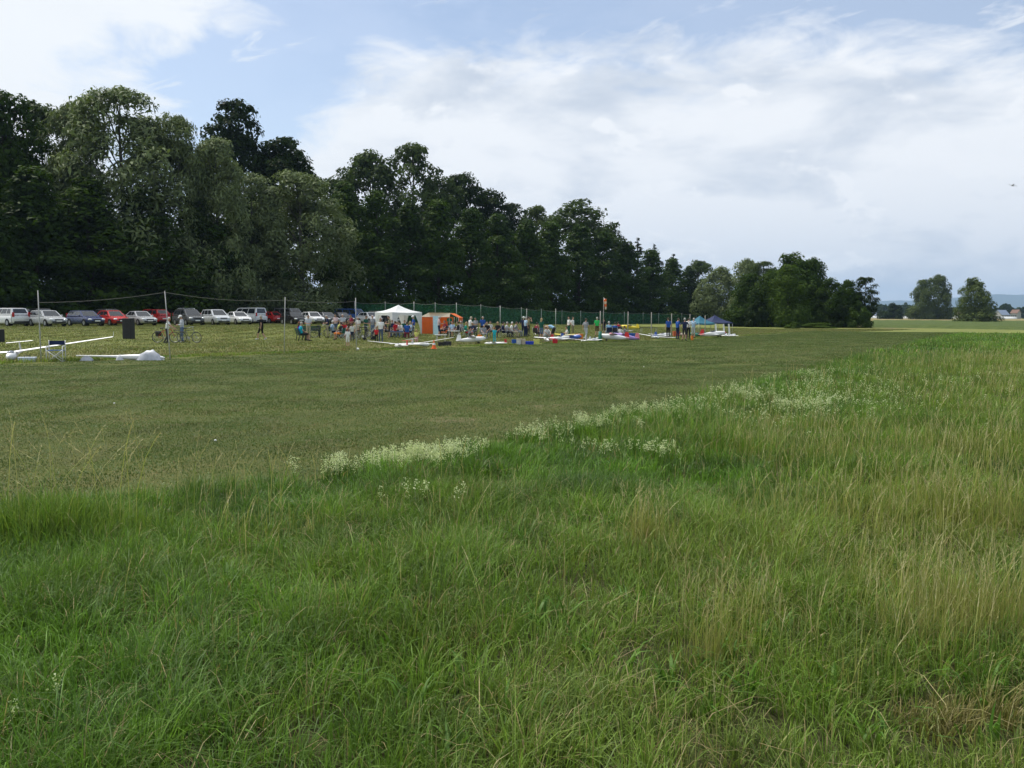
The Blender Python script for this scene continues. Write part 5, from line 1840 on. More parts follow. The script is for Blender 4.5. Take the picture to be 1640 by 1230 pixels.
# ------------------------------------------------------------------ posts, ropes and net
POSTS = [(66, 465, 580, 0), (273, 466, 576, 1), (455, 476, 566, 0), (571, 477, 562, 0), (801, 490, 540, 0), (843, 494, 540, 0), (890, 494, 539, 0), (961, 498, 547, 2), (1005, 499, 545, 2), (1043, 500, 543, 2), (1075, 502, 542, 2), (1104, 503, 540, 2), (1129, 505, 539, 2)]
ORD = ['first', 'second', 'third', 'fourth', 'fifth', 'sixth', 'seventh', 'eighth', 'ninth', 'tenth', 'eleventh', 'twelfth', 'thirteenth']
WHERE = ['beside the folding chair', 'leaning before the cyclists', 'right of the man in black', 'beside the child in white', 'beside the four sitters', 'behind the white hat', 'above the bending man', 'carrying the windsock', 'behind the purple model', 'left of the leftmost pilot',
         'behind the leftmost pilot', 'behind the pilots in the middle', 'before the navy canopy']
tops = []
for i, (px, yt, yb, mt) in enumerate(POSTS):
    p = at(px, yb)
    zt = top_z(px, yt, p.y) - p.z
    lean = Vector((-0.16 if i == 1 else (0.10 if i == 2 else 0.02 * (i % 3 - 1)), 0, 0))
    mb = MB()
    r = .024 if mt < 2 else .042
    mb.tube([(0, 0, -.2), (lean.x * .5, 0, zt * .5), (lean.x, 0, zt)], [r, r * .95, r * .85], 8)
    o = new_obj('fence_post', mb.mesh('fence_post'), loc=p)
    slot_mats(o, [GALV if mt < 2 else WOOD_G])
    nm = 'pale metal' if mt < 2 else 'grey wooden'
    tag(o, '%s post along the runway, %s from the left, %s' % (nm, ORD[i], WHERE[i]), 'post', 'posts along the runway')
    tops.append(p + Vector((lean.x, 0, zt)))
    if i == 7:
        sl = new_obj('green_sleeve', MB().tube([(0, 0, -.1), (0, 0, .75)], .13, 10).mesh('green_sleeve'), o)
        slot_mats(sl, [solid((.02, .16, .10), .6, 'green_plastic')])
ROPE = solid((.30, .29, .25), .9, 'rope')


def rope(a, b, sag, label):
    pts = []
    for k_ in range(13):
        s = k_ / 12
        p = a.lerp(b, s)
        p.z -= sag * 4 * s * (1 - s)
        pts.append(p - a)
    o = new_obj('rope', MB().tube(pts, .006, 5).mesh('rope'), loc=a)
    slot_mats(o, [ROPE])
    tag(o, label, 'rope', 'ropes between the posts')


rope(tops[0] - Vector((0, 0, .48)), tops[1] - Vector((0, 0, .06)), .10, 'sagging rope from the first post to the leaning second post')
rope(tops[1] - Vector((0, 0, .06)), tops[2] - Vector((0, 0, .14)), .16, 'sagging rope from the leaning second post to the third post')
rope(tops[2] - Vector((0, 0, .14)), tops[3] - Vector((0, 0, .18)), .10, 'sagging rope from the third post to the fourth post')


def net_material():
    m = bpy.data.materials.new('green_net')
    m.use_nodes = True
    t = NT(m.node_tree)
    b = t.node('ShaderNodeBsdfPrincipled')
    P = t.node('ShaderNodeTexCoord').outputs['Object']
    n = t.noise(P, 1.2, 3.0)
    t.put(b.inputs['Base Color'], t.ramp(n, [(.3, (.008, .085, .036)), (.7, (.016, .14, .060))]))
    b.inputs['Roughness'].default_value = .8
    tr = t.node('ShaderNodeBsdfTransparent')
    mx = t.node('ShaderNodeMixShader')
    t.put(mx.inputs[0], t.ss(n, .3, .7, .36, .56))
    t.t.links.new(tr.outputs[0], mx.inputs[1])
    t.t.links.new(b.outputs[0], mx.inputs[2])
    out = t.node('ShaderNodeOutputMaterial')
    t.t.links.new(mx.outputs[0], out.inputs[0])
    return m


NETM = net_material()
NET = [(568, 124, 2.9), (617, 123.5, 2.85), (663, 123, 2.85), (697, 124, 2.8), (731, 126, 2.8), (770, 131, 2.75), (801, 137, 2.7), (835, 143, 2.65), (867, 150, 2.6), (900, 156, 2.55), (930, 163, 2.5), (966, 171, 2.45), (1000, 179, 2.35), (1030, 187, 2.3), (1055, 194, 2.25), (1092, 203, 2.2), (1115, 209, 2.2), (1140, 215, 2.2)]
e = new_obj('net_fence', None, loc=dep(663, 123))
tag(e, 'long dark green safety net on posts before the wood', 'net fence')
O_ = Vector(e.location)
pts = [dep(px, d) - O_ for px, d, h in NET]
for i, (px, d, h) in enumerate(NET):
    p = pts[i]
    o = new_obj('net_post', MB().tube([p - Vector((0, 0, .2)), p + Vector((0, 0, h + .22))], .05 if i % 2 == 0 else .03, 7).mesh('net_post'), e)
    slot_mats(o, [GALV])
for i in range(len(NET) - 1):
    a, b = pts[i], pts[i + 1]
    ha, hb = NET[i][2], NET[i + 1][2]
    V, F = [], []
    N_ = 10
    for k_ in range(N_ + 1):
        s = k_ / N_
        p = a.lerp(b, s)
        sag = .16 * 4 * s * (1 - s)
        hh = ha + (hb - ha) * s - sag
        blg = .10 * math.sin(s * 7 + i)
        for j in range(4):
            V.append((p.x, p.y + .03 + blg * math.sin(j * 1.1), p.z + .02 + hh * j / 3))
    for k_ in range(N_):
        for j in range(3):
            q = k_ * 4 + j
            F.append((q, q + 4, q + 5, q + 1))
    o = new_obj('net_panel', MB().add(V, F, True).mesh('net_panel'), e)
    slot_mats(o, [NETM])
    tp = [Vector(V[k_ * 4 + 3]) for k_ in range(N_ + 1)]
    o = new_obj('top_rope', MB().tube(tp, .018, 5).mesh('top_rope'), e)
    slot_mats(o, [ROPE])

# ------------------------------------------------------------------ tents and canopies
def pavilion(px, d, yaw, size, eave, apex, roofm, legm, name, label, valance=.25, curtains=False, leg_r=.03):
    p = dep(px, d)
    e = new_obj(name, None, loc=p, rot=(0, 0, R(yaw)))
    tag(e, label, 'tent')
    h = size / 2
    cs = [Vector((-h, -h, eave)), Vector((h, -h, eave)), Vector((h, h, eave)), Vector((-h, h, eave))]
    ap = Vector((0, 0, apex))
    mb = MB()
    n = 8
    for i in range(4):
        a, b = cs[i], cs[(i + 1) % 4]
        rows = []
        for j in range(7):
            t_ = j / 6
            rows.append([a.lerp(b, k_ / n).lerp(ap, t_) - Vector((0, 0, .12 * math.sin(math.pi * t_) + .05 * math.sin(math.pi * k_ / n) * (1 - t_))) for k_ in range(n + 1)])
        V = [q for r_ in rows for q in r_]
        F = [(j * (n + 1) + k_, j * (n + 1) + k_ + 1, (j + 1) * (n + 1) + k_ + 1, (j + 1) * (n + 1) + k_) for j in range(6) for k_ in range(n)]
        mb.add(V, F, True)
    rf_ = new_obj('roof', mb.mesh('roof', 30), e)
    slot_mats(rf_, [roofm])
    for i in range(4):
        a, b = cs[i], cs[(i + 1) % 4]
        nrm = Vector((a + b)).normalized() * .012
        nrm.z = 0
        V = []
        for k_ in range(n + 1):
            q = a.lerp(b, k_ / n) - Vector((0, 0, .05 * math.sin(math.pi * k_ / n))) + nrm
            V += [q, q - Vector((0, 0, valance + .03 * math.sin(k_ * math.pi)))]
        F = [(2 * k_, 2 * k_ + 1, 2 * k_ + 3, 2 * k_ + 2) for k_ in range(n)]
        o = new_obj('valance', MB().add(V, F, False).mesh('valance'), rf_)
        slot_mats(o, [roofm])
        o = new_obj('leg', MB().tube([Vector((a.x * .985, a.y * .985, -.05)), Vector((a.x * .985, a.y * .985, eave))], leg_r, 7).mesh('leg'), e)
        slot_mats(o, [legm])
        if curtains:
            # gathered side cloth hanging at each corner, drawn in toward the leg
            for d_ in (b - a, cs[i - 1] - a):
                d_ = d_.normalized()
                rows = []
                for j in range(7):
                    t_ = j / 6
                    wd = .62 * (1 - t_) ** 1.6 + .16
                    rows.append([a + d_ * wd * k_ / 6 + Vector((0, 0, -.1 - (eave - .2) * t_)) + Vector((-d_.y, d_.x, 0)) * .035 * math.sin(k_ * 2.4) for k_ in range(7)])
                V = [q for r_ in rows for q in r_]
                F = [(j * 7 + k_, j * 7 + k_ + 1, (j + 1) * 7 + k_ + 1, (j + 1) * 7 + k_) for j in range(6) for k_ in range(6)]
                o = new_obj('curtain', MB().add(V, F, True).mesh('curtain'), e)
                slot_mats(o, [roofm])
    return e


pavilion(638, 76, 38, 3.0, 1.98, 2.62, WHITE_FAB, WHITE, 'pavilion_tent', 'white garden pavilion with pointed roof and tied back curtains', .24, True)
TEAL_F = solid((.030, .15, .22), .8, 'teal_fabric', var=.08, trans=.12)
NAVY_F = solid((.014, .026, .085), .8, 'navy_fabric', var=.08, trans=.1)
pavilion(1121, 97, 30, 2.4, 1.10, 1.92, TEAL_F, GALV, 'sun_canopy', 'low teal canopy left of the navy canopy', .16)
pavilion(1145, 99, 20, 2.9, 1.18, 2.0, NAVY_F, GALV, 'sun_canopy', 'low navy blue canopy at the far end of the flight line', .14)

ORANGE_F = solid((.80, .17, .035), .8, 'orange_fabric', var=.08, trans=.3)
CREAM_F = solid((.66, .58, .44), .8, 'cream_fabric', var=.08, trans=.25)
p = dep(700, 80)
e = new_obj('frame_tent', None, loc=p, rot=(0, 0, R(-8)))
tag(e, 'orange frame tent with cream roof and awning beside the pavilion', 'tent')
W2, D2, HE, HR = 1.30, 1.1, 1.55, 1.95
for nm, q in (('front_wall', [(-W2, -D2, 0), (0.05, -D2, 0), (0.05, -D2, HE), (-W2, -D2, HE)]), ('side_wall', [(-W2, D2, 0), (-W2, -D2, 0), (-W2, -D2, HE), (-W2, D2, HE)]), ('back_wall', [(W2, D2, 0), (-W2, D2, 0), (-W2, D2, HE), (W2, D2, HE)]), ('inner_wall', [(0.05, -D2, 0), (0.05, D2, 0), (0.05, D2, HE), (0.05, -D2, HE)])):
    rows = []
    A, B_, C_, D_ = [Vector(v) for v in q]
    for j in range(6):
        rows.append([A.lerp(B_, k_ / 6).lerp(D_.lerp(C_, k_ / 6), j / 5) + (B_ - A).normalized().cross(Vector((0, 0, 1))) * .03 * math.sin(k_ * 1.9 + j) * (0 < k_ < 6) for k_ in range(7)])
    V = [x for r_ in rows for x in r_]
    F = [(j * 7 + k_, j * 7 + k_ + 1, (j + 1) * 7 + k_ + 1, (j + 1) * 7 + k_) for j in range(5) for k_ in range(6)]
    o = new_obj(nm, MB().add(V, F, True).mesh(nm), e)
    slot_mats(o, [ORANGE_F])
mb = MB()
for (x0, z0, x1, z1) in ((-W2 - .06, HE, -W2 + .75, HR), (-W2 + .75, HR, W2 + .15, HR - .02)):
    mb.add([(x0, -D2 - .06, z0), (x1, -D2 - .06 + .25 * (z1 > HE), z1), (x1, D2, z1), (x0, D2, z0)], [(0, 1, 2, 3)])
mb.add([(-W2 - .06, -D2 - .06, HE), (W2 + .15, -D2 - .06, HE), (W2 + .15, -D2 + .19, HR - .02), (-W2 + .75, -D2 + .19, HR)], [(0, 1, 2, 3)])
o = new_obj('roof', mb.mesh('roof'), e)
slot_mats(o, [CREAM_F])
mb = MB()
mb.add([(W2 + .15, -D2, HR - .05), (W2 + .95, -D2 + .1, HE - .05), (W2 + .95, D2 - .1, HE - .05), (W2 + .15, D2, HR - .05)], [(0, 1, 2, 3)])
mb.add([(W2 + .95, -D2 + .1, HE - .05), (W2 + .95, D2 - .1, HE - .05), (W2 + .90, D2 - .1, HE - .4), (W2 + .90, -D2 + .1, HE - .4)], [(0, 1, 2, 3)])
o = new_obj('awning', mb.mesh('awning'), e)
slot_mats(o, [ORANGE_F])
for x, y in ((W2 + .1, -D2), (W2 + .1, D2), (W2 + .92, -D2 + .12), (W2 + .92, D2 - .12)):
    o = new_obj('pole', MB().tube([(x, y, -.05), (x, y, HE)], .022, 6).mesh('pole'), e)
    slot_mats(o, [GALV])
p = at(698, 538)
e = new_obj('banner', None, loc=p, rot=(0, 0, R(12)))
tag(e, 'pale blue upright banner in front of the orange tent', 'banner')
V, F = [], []
for j in range(9):
    for k_ in range(4):
        V.append((-.23 + .46 * k_ / 3, .03 * math.sin(j * .9 + k_), .12 + 1.62 * j / 8))
F = [(j * 4 + k_, j * 4 + k_ + 1, (j + 1) * 4 + k_ + 1, (j + 1) * 4 + k_) for j in range(8) for k_ in range(3)]
o = new_obj('banner_cloth', MB().add(V, F, True).mesh('banner_cloth'), e)
slot_mats(o, [solid((.42, .62, .72), .8, 'paleblue_fabric', trans=.3)])
o = new_obj('pole', MB().tube([(-.24, .04, -.05), (-.24, .04, 1.8)], .015, 6).mesh('pole'), e)
slot_mats(o, [GALV])

# ------------------------------------------------------------------ windsock
p = at(966, 546)
e = new_obj('windsock', None, loc=(p.x, p.y, p.z))
tag(e, 'orange and white windsock hanging limp on its pole', 'windsock')
zt = top_z(966, 476, p.y) - p.z
o = new_obj('mast', MB().tube([(0, 0, -.1), (0, 0, zt)], .022, 7).mesh('mast'), e)
slot_mats(o, [WOOD_G])
o = new_obj('hoop', MB().tube([(.10 + .11 * math.cos(a), .11 * math.sin(a), zt - .12) for a in np.linspace(0, 6.283, 15)], .008, 5).mesh('hoop'), e)
slot_mats(o, [CHROME])
for j in range(4):
    r0, r1 = .115 - .014 * j, .115 - .014 * (j + 1)
    rows = []
    for s in range(4):
        rr_ = r0 + (r1 - r0) * s / 3
        rows.append([(.10 + .02 * j + rr_ * math.cos(a) * (1 + .10 * math.sin(3 * a + j)), rr_ * .8 * math.sin(a), zt - .12 - .20 * j - .20 * s / 3) for a in np.linspace(0, 6.283, 13)[:-1]])
    o = new_obj('sock_band', MB().rings(rows, True, False).mesh('sock_band'), e)
    slot_mats(o, [ORANGE_F if j % 2 == 0 else CREAM_F])

# ------------------------------------------------------------------ bicycles
def wheel_mesh():
    ring = [(0.335 * math.cos(a), 0, 0.335 * math.sin(a)) for a in np.linspace(0, 2 * math.pi, 25)]
    return MB().tube(ring, .022, 6, cap=False).mesh('tyre')


def spoke_mesh():
    mb = MB()
    for k_ in range(14):
        a = 2 * math.pi * k_ / 14
        mb.tube([(0, .02 * (-1) ** k_, 0), (.32 * math.cos(a), 0, .32 * math.sin(a))], .003, 3, cap=False)
    mb.tube([(0, -.04, 0), (0, .04, 0)], .03, 8)
    ring = [(0.312 * math.cos(a), 0, 0.312 * math.sin(a)) for a in np.linspace(0, 2 * math.pi, 25)]
    mb.tube(ring, .010, 4, cap=False)
    return mb.mesh('spokes')


TYRE, SPOKE = wheel_mesh(), spoke_mesh()
fr = MB()
bb, seat_t, head_t, head_b, rax, fax = (-.02, 0, .29), (-.16, 0, .78), (.38, 0, .86), (.42, 0, .70), (-.50, 0, .345), (.56, 0, .345)
for a, b in ((bb, seat_t), (bb, head_b), (seat_t, head_t), (head_t, head_b), (bb, rax), (seat_t, rax)):
    fr.tube([a, b], .018, 6)
fr.tube([head_b, (.50, 0, .50), fax], .014, 6)
FRAME = fr.mesh('frame')
HBAR = MB().tube([(.36, 0, .86), (.34, 0, 1.02), (.30, 0, 1.03)], .013, 6).tube([(.12, -.29, 1.0), (.26, -.24, 1.03), (.30, 0, 1.04), (.26, .24, 1.03), (.12, .29, 1.0)], .012, 6).mesh('handlebar')
SADDLE = MB().tube([(-.30, 0, .93), (-.20, 0, .95), (-.02, 0, .945)], [.10, .08, .03], 8, squash=.45).tube([(-.16, 0, .76), (-.18, 0, .93)], .013, 6).mesh('saddle')
CRANK = MB().tube([(-.02, -.05, .29), (-.02, .05, .29)], .085, 12).tube([(-.02, -.06, .29), (.10, -.06, .18)], .010, 5).tube([(-.02, .06, .29), (-.14, .06, .40)], .010, 5).box((.10, -.10, .18), (.09, .07, .02)).box((-.14, .10, .40), (.09, .07, .02)).mesh('crankset')
RACK = MB().tube([(-.20, 0, .70), (-.66, 0, .72)], .010, 5).tube([(-.50, 0, .36), (-.56, 0, .71)], .008, 5).box((-.46, 0, .725), (.40, .13, .012)).mesh('luggage_rack')
BAG = MB().box((-.47, .12, .58), (.34, .13, .32)).mesh('pannier')
BASKET = MB()
for z in (.82, .90, .98):
    BASKET.tube([(.56, -.17, z), (.86, -.17, z), (.86, .17, z), (.56, .17, z), (.56, -.17, z)], .006, 4, cap=False)
for (x, y) in ((.56, -.17), (.71, -.17), (.86, -.17), (.86, 0), (.86, .17), (.71, .17), (.56, .17), (.56, 0)):
    BASKET.tube([(x * .97 + .02, y * .9, .78), (x, y, .99)], .006, 4)
BASKET.box((.71, 0, .79), (.28, .31, .01))
BASKET = BASKET.mesh('basket')


def bicycle(px, py, yaw, colr, label, basket=False, bag=False, lean=5):
    p = at(px, py)
    kit = [('frame', FRAME, 'paint', None), ('handlebar', HBAR, 'metal', None), ('saddle', SADDLE, 'black', None), ('crankset', CRANK, 'metal', None), ('luggage_rack', RACK, 'black', None)]
    if basket:
        kit.append(('basket', BASKET, 'black', None))
    if bag:
        kit.append(('pannier', BAG, 'black', None))
    e = place(kit, 'bicycle', label, 'bicycle', p, 0, dict(paint=solid(colr, .35, spec=.5), metal=CHROME, black=BLACK), group='bicycles on the verge', rot=(R(lean), 0, R(yaw)))
    for x in (-.50, .56):
        t_ = new_obj('wheel', TYRE, e, loc=(x, 0, .357))
        slot_mats(t_, [RUBBER])
        s_ = new_obj('spokes', SPOKE, t_)
        slot_mats(s_, [CHROME])
    return e


bicycle(266, 549, 8, (.42, .02, .02), 'red bicycle with dark front basket pushed by the woman in white', True, True)
bicycle(303, 549, -12, (.10, .11, .12), 'dark bicycle held by the man in the white cap')
bicycle(514, 541, 20, (.03, .03, .035), 'black bicycle right of the green bench')
bicycle(581, 545, -30, (.05, .06, .07), 'dark bicycle standing left of the pavilion', lean=-6)

# ------------------------------------------------------------------ benches, chairs, tables
GREEN_B_ = solid((.012, .065, .045), .6, 'bench_green')


def bench(px, py, yaw, label):
    p = at(px, py)
    e = new_obj('park_bench', None, loc=p, rot=(0, 0, R(yaw)))
    tag(e, label, 'bench')
    for j in range(4):
        o = new_obj('seat_slat', MB().box((0, -.20 + .115 * j, .44), (1.5, .10, .03)).mesh('seat_slat'), e)
        slot_mats(o, [GREEN_B_])
    for j in range(3):
        o = new_obj('back_slat', MB().box((0, -.27 - .035 * j, .58 + .13 * j), (1.5, .025, .115)).mesh('back_slat'), e)
        slot_mats(o, [GREEN_B_])
    for sx in (-.62, .62):
        o = new_obj('side_frame', MB().tube([(sx, .16, -.02), (sx, .17, .42)], .03, 6).tube([(sx, -.30, -.02), (sx, -.22, .42), (sx, -.37, .93)], .03, 6).tube([(sx, -.22, .41), (sx, .18, .41)], .025, 6)
                    .tube([(sx, -.30, .64), (sx, .14, .64), (sx, .17, .42)], .022, 6).mesh('side_frame'), e)
        slot_mats(o, [BLACK])
    return e


b1 = bench(483, 546, -68, 'dark green park bench with people seated facing right')
M_ = Matrix.Translation(b1.location) @ Matrix.Rotation(R(-68), 4, 'Z')
for x_, lab, sh, lg, sn, hr, lh in ((.48, 'person in bright teal shirt seated on the near end of the green bench', 'teal', 'black', SK, 'grey', False), (-.05, 'person in royal blue top seated on the green bench', 'royal', 'khaki', None, 'brown', True),
                                    (-.55, 'person in dark top seated on the far end of the green bench', 'maroon', 'dark', None, 'red', False)):
    q = M_ @ Vector((x_, -.06, 0))
    person(0, 0, 'sit', -68, lab, sh, lg, shin=sn, hair=hr, longhair=lh, pos=q)
bench(499, 541, -160, 'dark slatted bench turned away right of the green bench')


def chair_kit(white=False):
    fm = MB()
    for sx in (-.25, .25):
        fm.tube([(sx, .22, 0), (sx, -.20, .42)], .012, 6).tube([(sx, -.22, 0), (sx, .20, .42), (sx, .21, .62)], .012, 6)
        fm.tube([(sx, -.20, .42), (sx, -.28, .92)], .012, 6)
        fm.tube([(sx, .21, .62), (sx, -.24, .64)], .014, 6)
    fm.tube([(-.25, .20, .42), (.25, .20, .42)], .011, 6).tube([(-.25, -.20, .42), (.25, -.20, .42)], .011, 6)
    st = MB()
    V, F = [], []
    for j in range(5):
        for k_ in range(5):
            V.append((-.25 + .5 * k_ / 4, -.22 + .43 * j / 4, .43 - .035 * math.sin(math.pi * k_ / 4)))
    F = [(j * 5 + k_, j * 5 + k_ + 1, (j + 1) * 5 + k_ + 1, (j + 1) * 5 + k_) for j in range(4) for k_ in range(4)]
    st.add(V, F, True)
    bk = MB()
    V = []
    for j in range(4):
        for k_ in range(5):
            z = .52 + .38 * j / 3
            V.append((-.25 + .5 * k_ / 4, -.20 - (z - .42) * .16 - .03 * math.sin(math.pi * k_ / 4), z))
    bk.add(V, [(j * 5 + k_, j * 5 + k_ + 1, (j + 1) * 5 + k_ + 1, (j + 1) * 5 + k_) for j in range(3) for k_ in range(4)], True)
    return [('frame', fm.mesh('frame'), 'frame', None), ('seat', st.mesh('seat'), 'cloth', None), ('backrest', bk.mesh('backrest'), 'cloth', None)]


CHAIR = chair_kit()
for (px, py, yaw, cl, lab) in ((533, 541, -60, 'navy', 'folding chair under the man in pale blue shirt'), (546, 545, 70, 'dgreen', 'folding chair under the person with orange shorts'), (551, 541, 190, 'dark', 'folding chair under the red top'),
                               (558, 539, 170, 'navy', 'folding chair under the brown top'), (541, 540, -80, 'dark', 'folding chair under the yellow green top'), (570, 544, 160, 'khaki', 'folding chair under the beige top'),
                               (618, 540, -100, 'dark', 'folding chair at the left pavilion leg'), (724, 540, 150, 'navy', 'folding chair under the pale blue shirt at the awning'), (733, 541, 80, 'dark', 'folding chair right of the awning'),
                               (747, 542, -80, 'dgreen', 'folding chair under the red shorts'), (780, 541, 170, 'dark', 'folding chair under the black shirt'), (775, 543, -160, 'grey', 'folding chair under the grey top'),
                               (797, 541, 160, 'dark', 'folding chair left of the tall post'), (806, 541, -70, 'navy', 'first of four folding chairs beside the tall post'), (812, 541, -75, 'dark', 'second of four folding chairs beside the tall post'),
                               (820, 541, -80, 'grey', 'third of four folding chairs beside the tall post'), (827, 540, -70, 'dark', 'last of four folding chairs beside the tall post'), (860, 543, -40, 'dark', 'folding chair under the maroon top'),
                               (975, 541, 5, 'navy', 'folding chair right of the windsock'), (985, 541, -20, 'dark', 'folding chair under the person in dark blue')):
    place(CHAIR, 'folding_chair', lab, 'chair', at(px, py), R(yaw), dict(frame=CHROME, cloth=col(cl)), group='folding chairs of the spectators')
for px, py, yaw, lab in CROWD_SEATS:
    place(CHAIR, 'folding_chair', 'folding chair under the ' + lab[lab.index(' ') + 1:], 'chair', at(px, py), R(yaw), dict(frame=CHROME, cloth=col('dark')), group='folding chairs of the spectators')
# white framed director's chair at the left
p = at(90, 579)
e = new_obj('director_chair', None, loc=p, rot=(0, 0, R(14)))
tag(e, 'folding chair with white frame and blue seat beside the first post', 'chair')
fm = MB()
for y in (-.22, .22):
    fm.tube([(-.28, y, 0), (.28, y, .46)], .014, 6).tube([(.28, y, 0), (-.28, y, .46)], .014, 6)
    for x in (-.30, .30):
        fm.tube([(x, y, 0), (x, y, .62)], .015, 6)
for x in (-.30, .30):
    fm.tube([(x, -.22, .62), (x, .22, .62)], .018, 6).tube([(x, .22, .60), (x, .24, .86)], .015, 6).tube([(x, -.24, .02), (x, .24, .02)], .013, 6)
for nm, mb, m_ in (('frame', fm, WHITE), ('seat', MB().box((0, 0, .46), (.58, .42, .012)), col('blue')), ('backrest', MB().box((0, .245, .75), (.60, .012, .17)), col('navy'))):
    o = new_obj(nm, mb.mesh(nm), e)
    slot_mats(o, [m_])


def table(px, py, yaw, L, W, h, mat, label, legs=GALV, name='camping_table'):
    e = new_obj(name, None, loc=at(px, py), rot=(0, 0, R(yaw)))
    tag(e, label, 'table')
    o = new_obj('table_top', MB().box((0, 0, h), (L, W, .03)).mesh('table_top'), e)
    slot_mats(o, [mat])
    for x in (-L / 2 + .12, L / 2 - .12):
        for y in (-W / 2 + .06, W / 2 - .06):
            o = new_obj('leg', MB().tube([(x, y, -.03), (x, y, h - .015)], .018, 6).mesh('leg'), e)
            slot_mats(o, [legs])
    return e


table(640, 540, 30, 2.0, .55, .76, WOOD, 'long wooden table under the white pavilion')
table(540, 542, 20, 1.2, .6, .72, col('dgreen'), 'dark table between the sitters left of the net')
table(706, 549, 15, .8, .5, .55, WHITE, 'small white table beside the orange cone')
table(727, 542, 5, 1.0, .5, .6, WHITE, 'white table under the orange awning')
table(1039, 534, 10, 1.9, .5, .62, col('dark'), 'long dark table left of the pilots')
e = new_obj('bench_seat', None, loc=at(636, 542), rot=(0, 0, R(30)))
tag(e, 'low wooden bench along the pavilion table', 'bench')
for nm, mb in (('plank', MB().box((0, -.15, .44), (2.0, .25, .03))), ('leg', MB().box((-.8, -.15, .21), (.04, .22, .43))), ('leg', MB().box((.8, -.15, .21), (.04, .22, .43)))):
    o = new_obj(nm, mb.mesh(nm), e)
    slot_mats(o, [WOOD])

# ------------------------------------------------------------------ loudspeakers, boxes, cone, stroller
def speaker(px, py, h, w_, label):
    e = new_obj('loudspeaker', None, loc=at(px, py), rot=(0, 0, R(-12)))
    tag(e, label, 'loudspeaker')
    cab = MB().box((0, 0, h / 2), (w_, .45, h)).mesh('cabinet')
    o = new_obj('cabinet', cab, e)
    slot_mats(o, [BLACK])
    md = o.modifiers.new('b', 'BEVEL')
    md.width = .03
    md.segments = 2
    for z, r in ((h * .28, w_ * .36), (h * .66, w_ * .30), (h * .88, w_ * .16)):
        c_ = MB().tube([(0, -.232, z), (0, -.222, z), (0, -.20, z)], [r, r, r * .4], 18).mesh('speaker_cone')
        q = new_obj('speaker_cone', c_, e)
        slot_mats(q, [RUBBER])
    q = new_obj('handle', MB().tube([(-w_ * .3, 0, h - .01), (-w_ * .3, 0, h + .06), (w_ * .05, 0, h + .06), (w_ * .05, 0, h - .01)], .014, 6).mesh('handle'), e)
    slot_mats(q, [BLACK])


speaker(206.5, 543, 1.42, .66, 'tall black loudspeaker cabinet standing left of the cyclists')
speaker(-2, 548, .78, .5, 'low black loudspeaker cut by the left frame edge')


def crate(px, py, yaw, size, mat, label, cat='box', lid=None, name='storage_box'):
    e = new_obj(name, None, loc=at(px, py), rot=(0, 0, R(yaw)))
    tag(e, label, cat)
    L, W, h = size
    mb = MB()
    a, b, c_, d_ = (-L / 2 * .93, -W / 2 * .93), (L / 2 * .93, -W / 2 * .93), (L / 2 * .93, W / 2 * .93), (-L / 2 * .93, W / 2 * .93)
    V = [(x, y, 0) for x, y in (a, b, c_, d_)] + [(x / .93, y / .93, h * .82) for x, y in (a, b, c_, d_)]
    mb.add(V, [(3, 2, 1, 0), (0, 1, 5, 4), (1, 2, 6, 5), (2, 3, 7, 6), (3, 0, 4, 7), (4, 5, 6, 7)])
    o = new_obj('bin', mb.mesh('bin'), e)
    slot_mats(o, [mat])
    o = new_obj('lid', MB().box((0, 0, h * .82 + h * .09), (L * 1.04, W * 1.04, h * .18)).mesh('lid'), e)
    slot_mats(o, [lid or mat])
    o = new_obj('handle', MB().tube([(-L * .16, 0, h - .01), (-L * .14, 0, h + .07), (L * .14, 0, h + .07), (L * .16, 0, h - .01)], .012, 5).mesh('handle'), e)
    slot_mats(o, [BLACK])
    return e


crate(823.5, 551, 10, (.30, .26, .30), col('blue'), 'small blue box left of the cream boxes')
crate(831, 552, -8, (.30, .28, .40), col('offwhite'), 'left one of two cream boxes on the grass', lid=CREAM_F)
crate(838, 552, 6, (.26, .28, .38), CREAM_F, 'right one of two cream boxes on the grass')
crate(848, 552, 4, (.55, .30, .22), col('royal'), 'flat blue toolbox right of the cream boxes')
crate(859, 551, -6, (.40, .30, .30), col('yellow'), 'yellow box left of the spread models')
crate(708, 554, 14, (.5, .28, .24), BLACK, 'black case below the small white table')
crate(717, 554, -10, (.42, .25, .28), col('dark'), 'dark case right of the small white table')
crate(928, 544, 12, (.48, .40, .46), col('orange'), 'bright orange bag behind the white model', 'bag', name='bag')
crate(1011, 545, -4, (.55, .40, .55), col('blue'), 'blue bag at the right end of the purple model', 'bag', name='bag')
crate(1020, 541, 8, (.25, .22, .22), CREAM_F, 'small cream box right of the blue bag')
crate(889, 550, 0, (.34, .30, .30), col('red'), 'round red container among the white models', 'bucket', name='bucket')
crate(1108.5, 545, 0, (.16, .16, .36), col('orange'), 'orange canister at the feet of the rightmost pilot', 'canister', name='canister')
crate(1083, 539, 6, (.60, .40, .50), solid((.42, .10, .04), .8), 'rust red case behind the pilots', 'case', name='case')
crate(44, 580, 20, (.60, .40, .20), solid((.62, .68, .80), .6), 'pale blue cover bag on the grass beside the left glider', 'bag', name='bag')

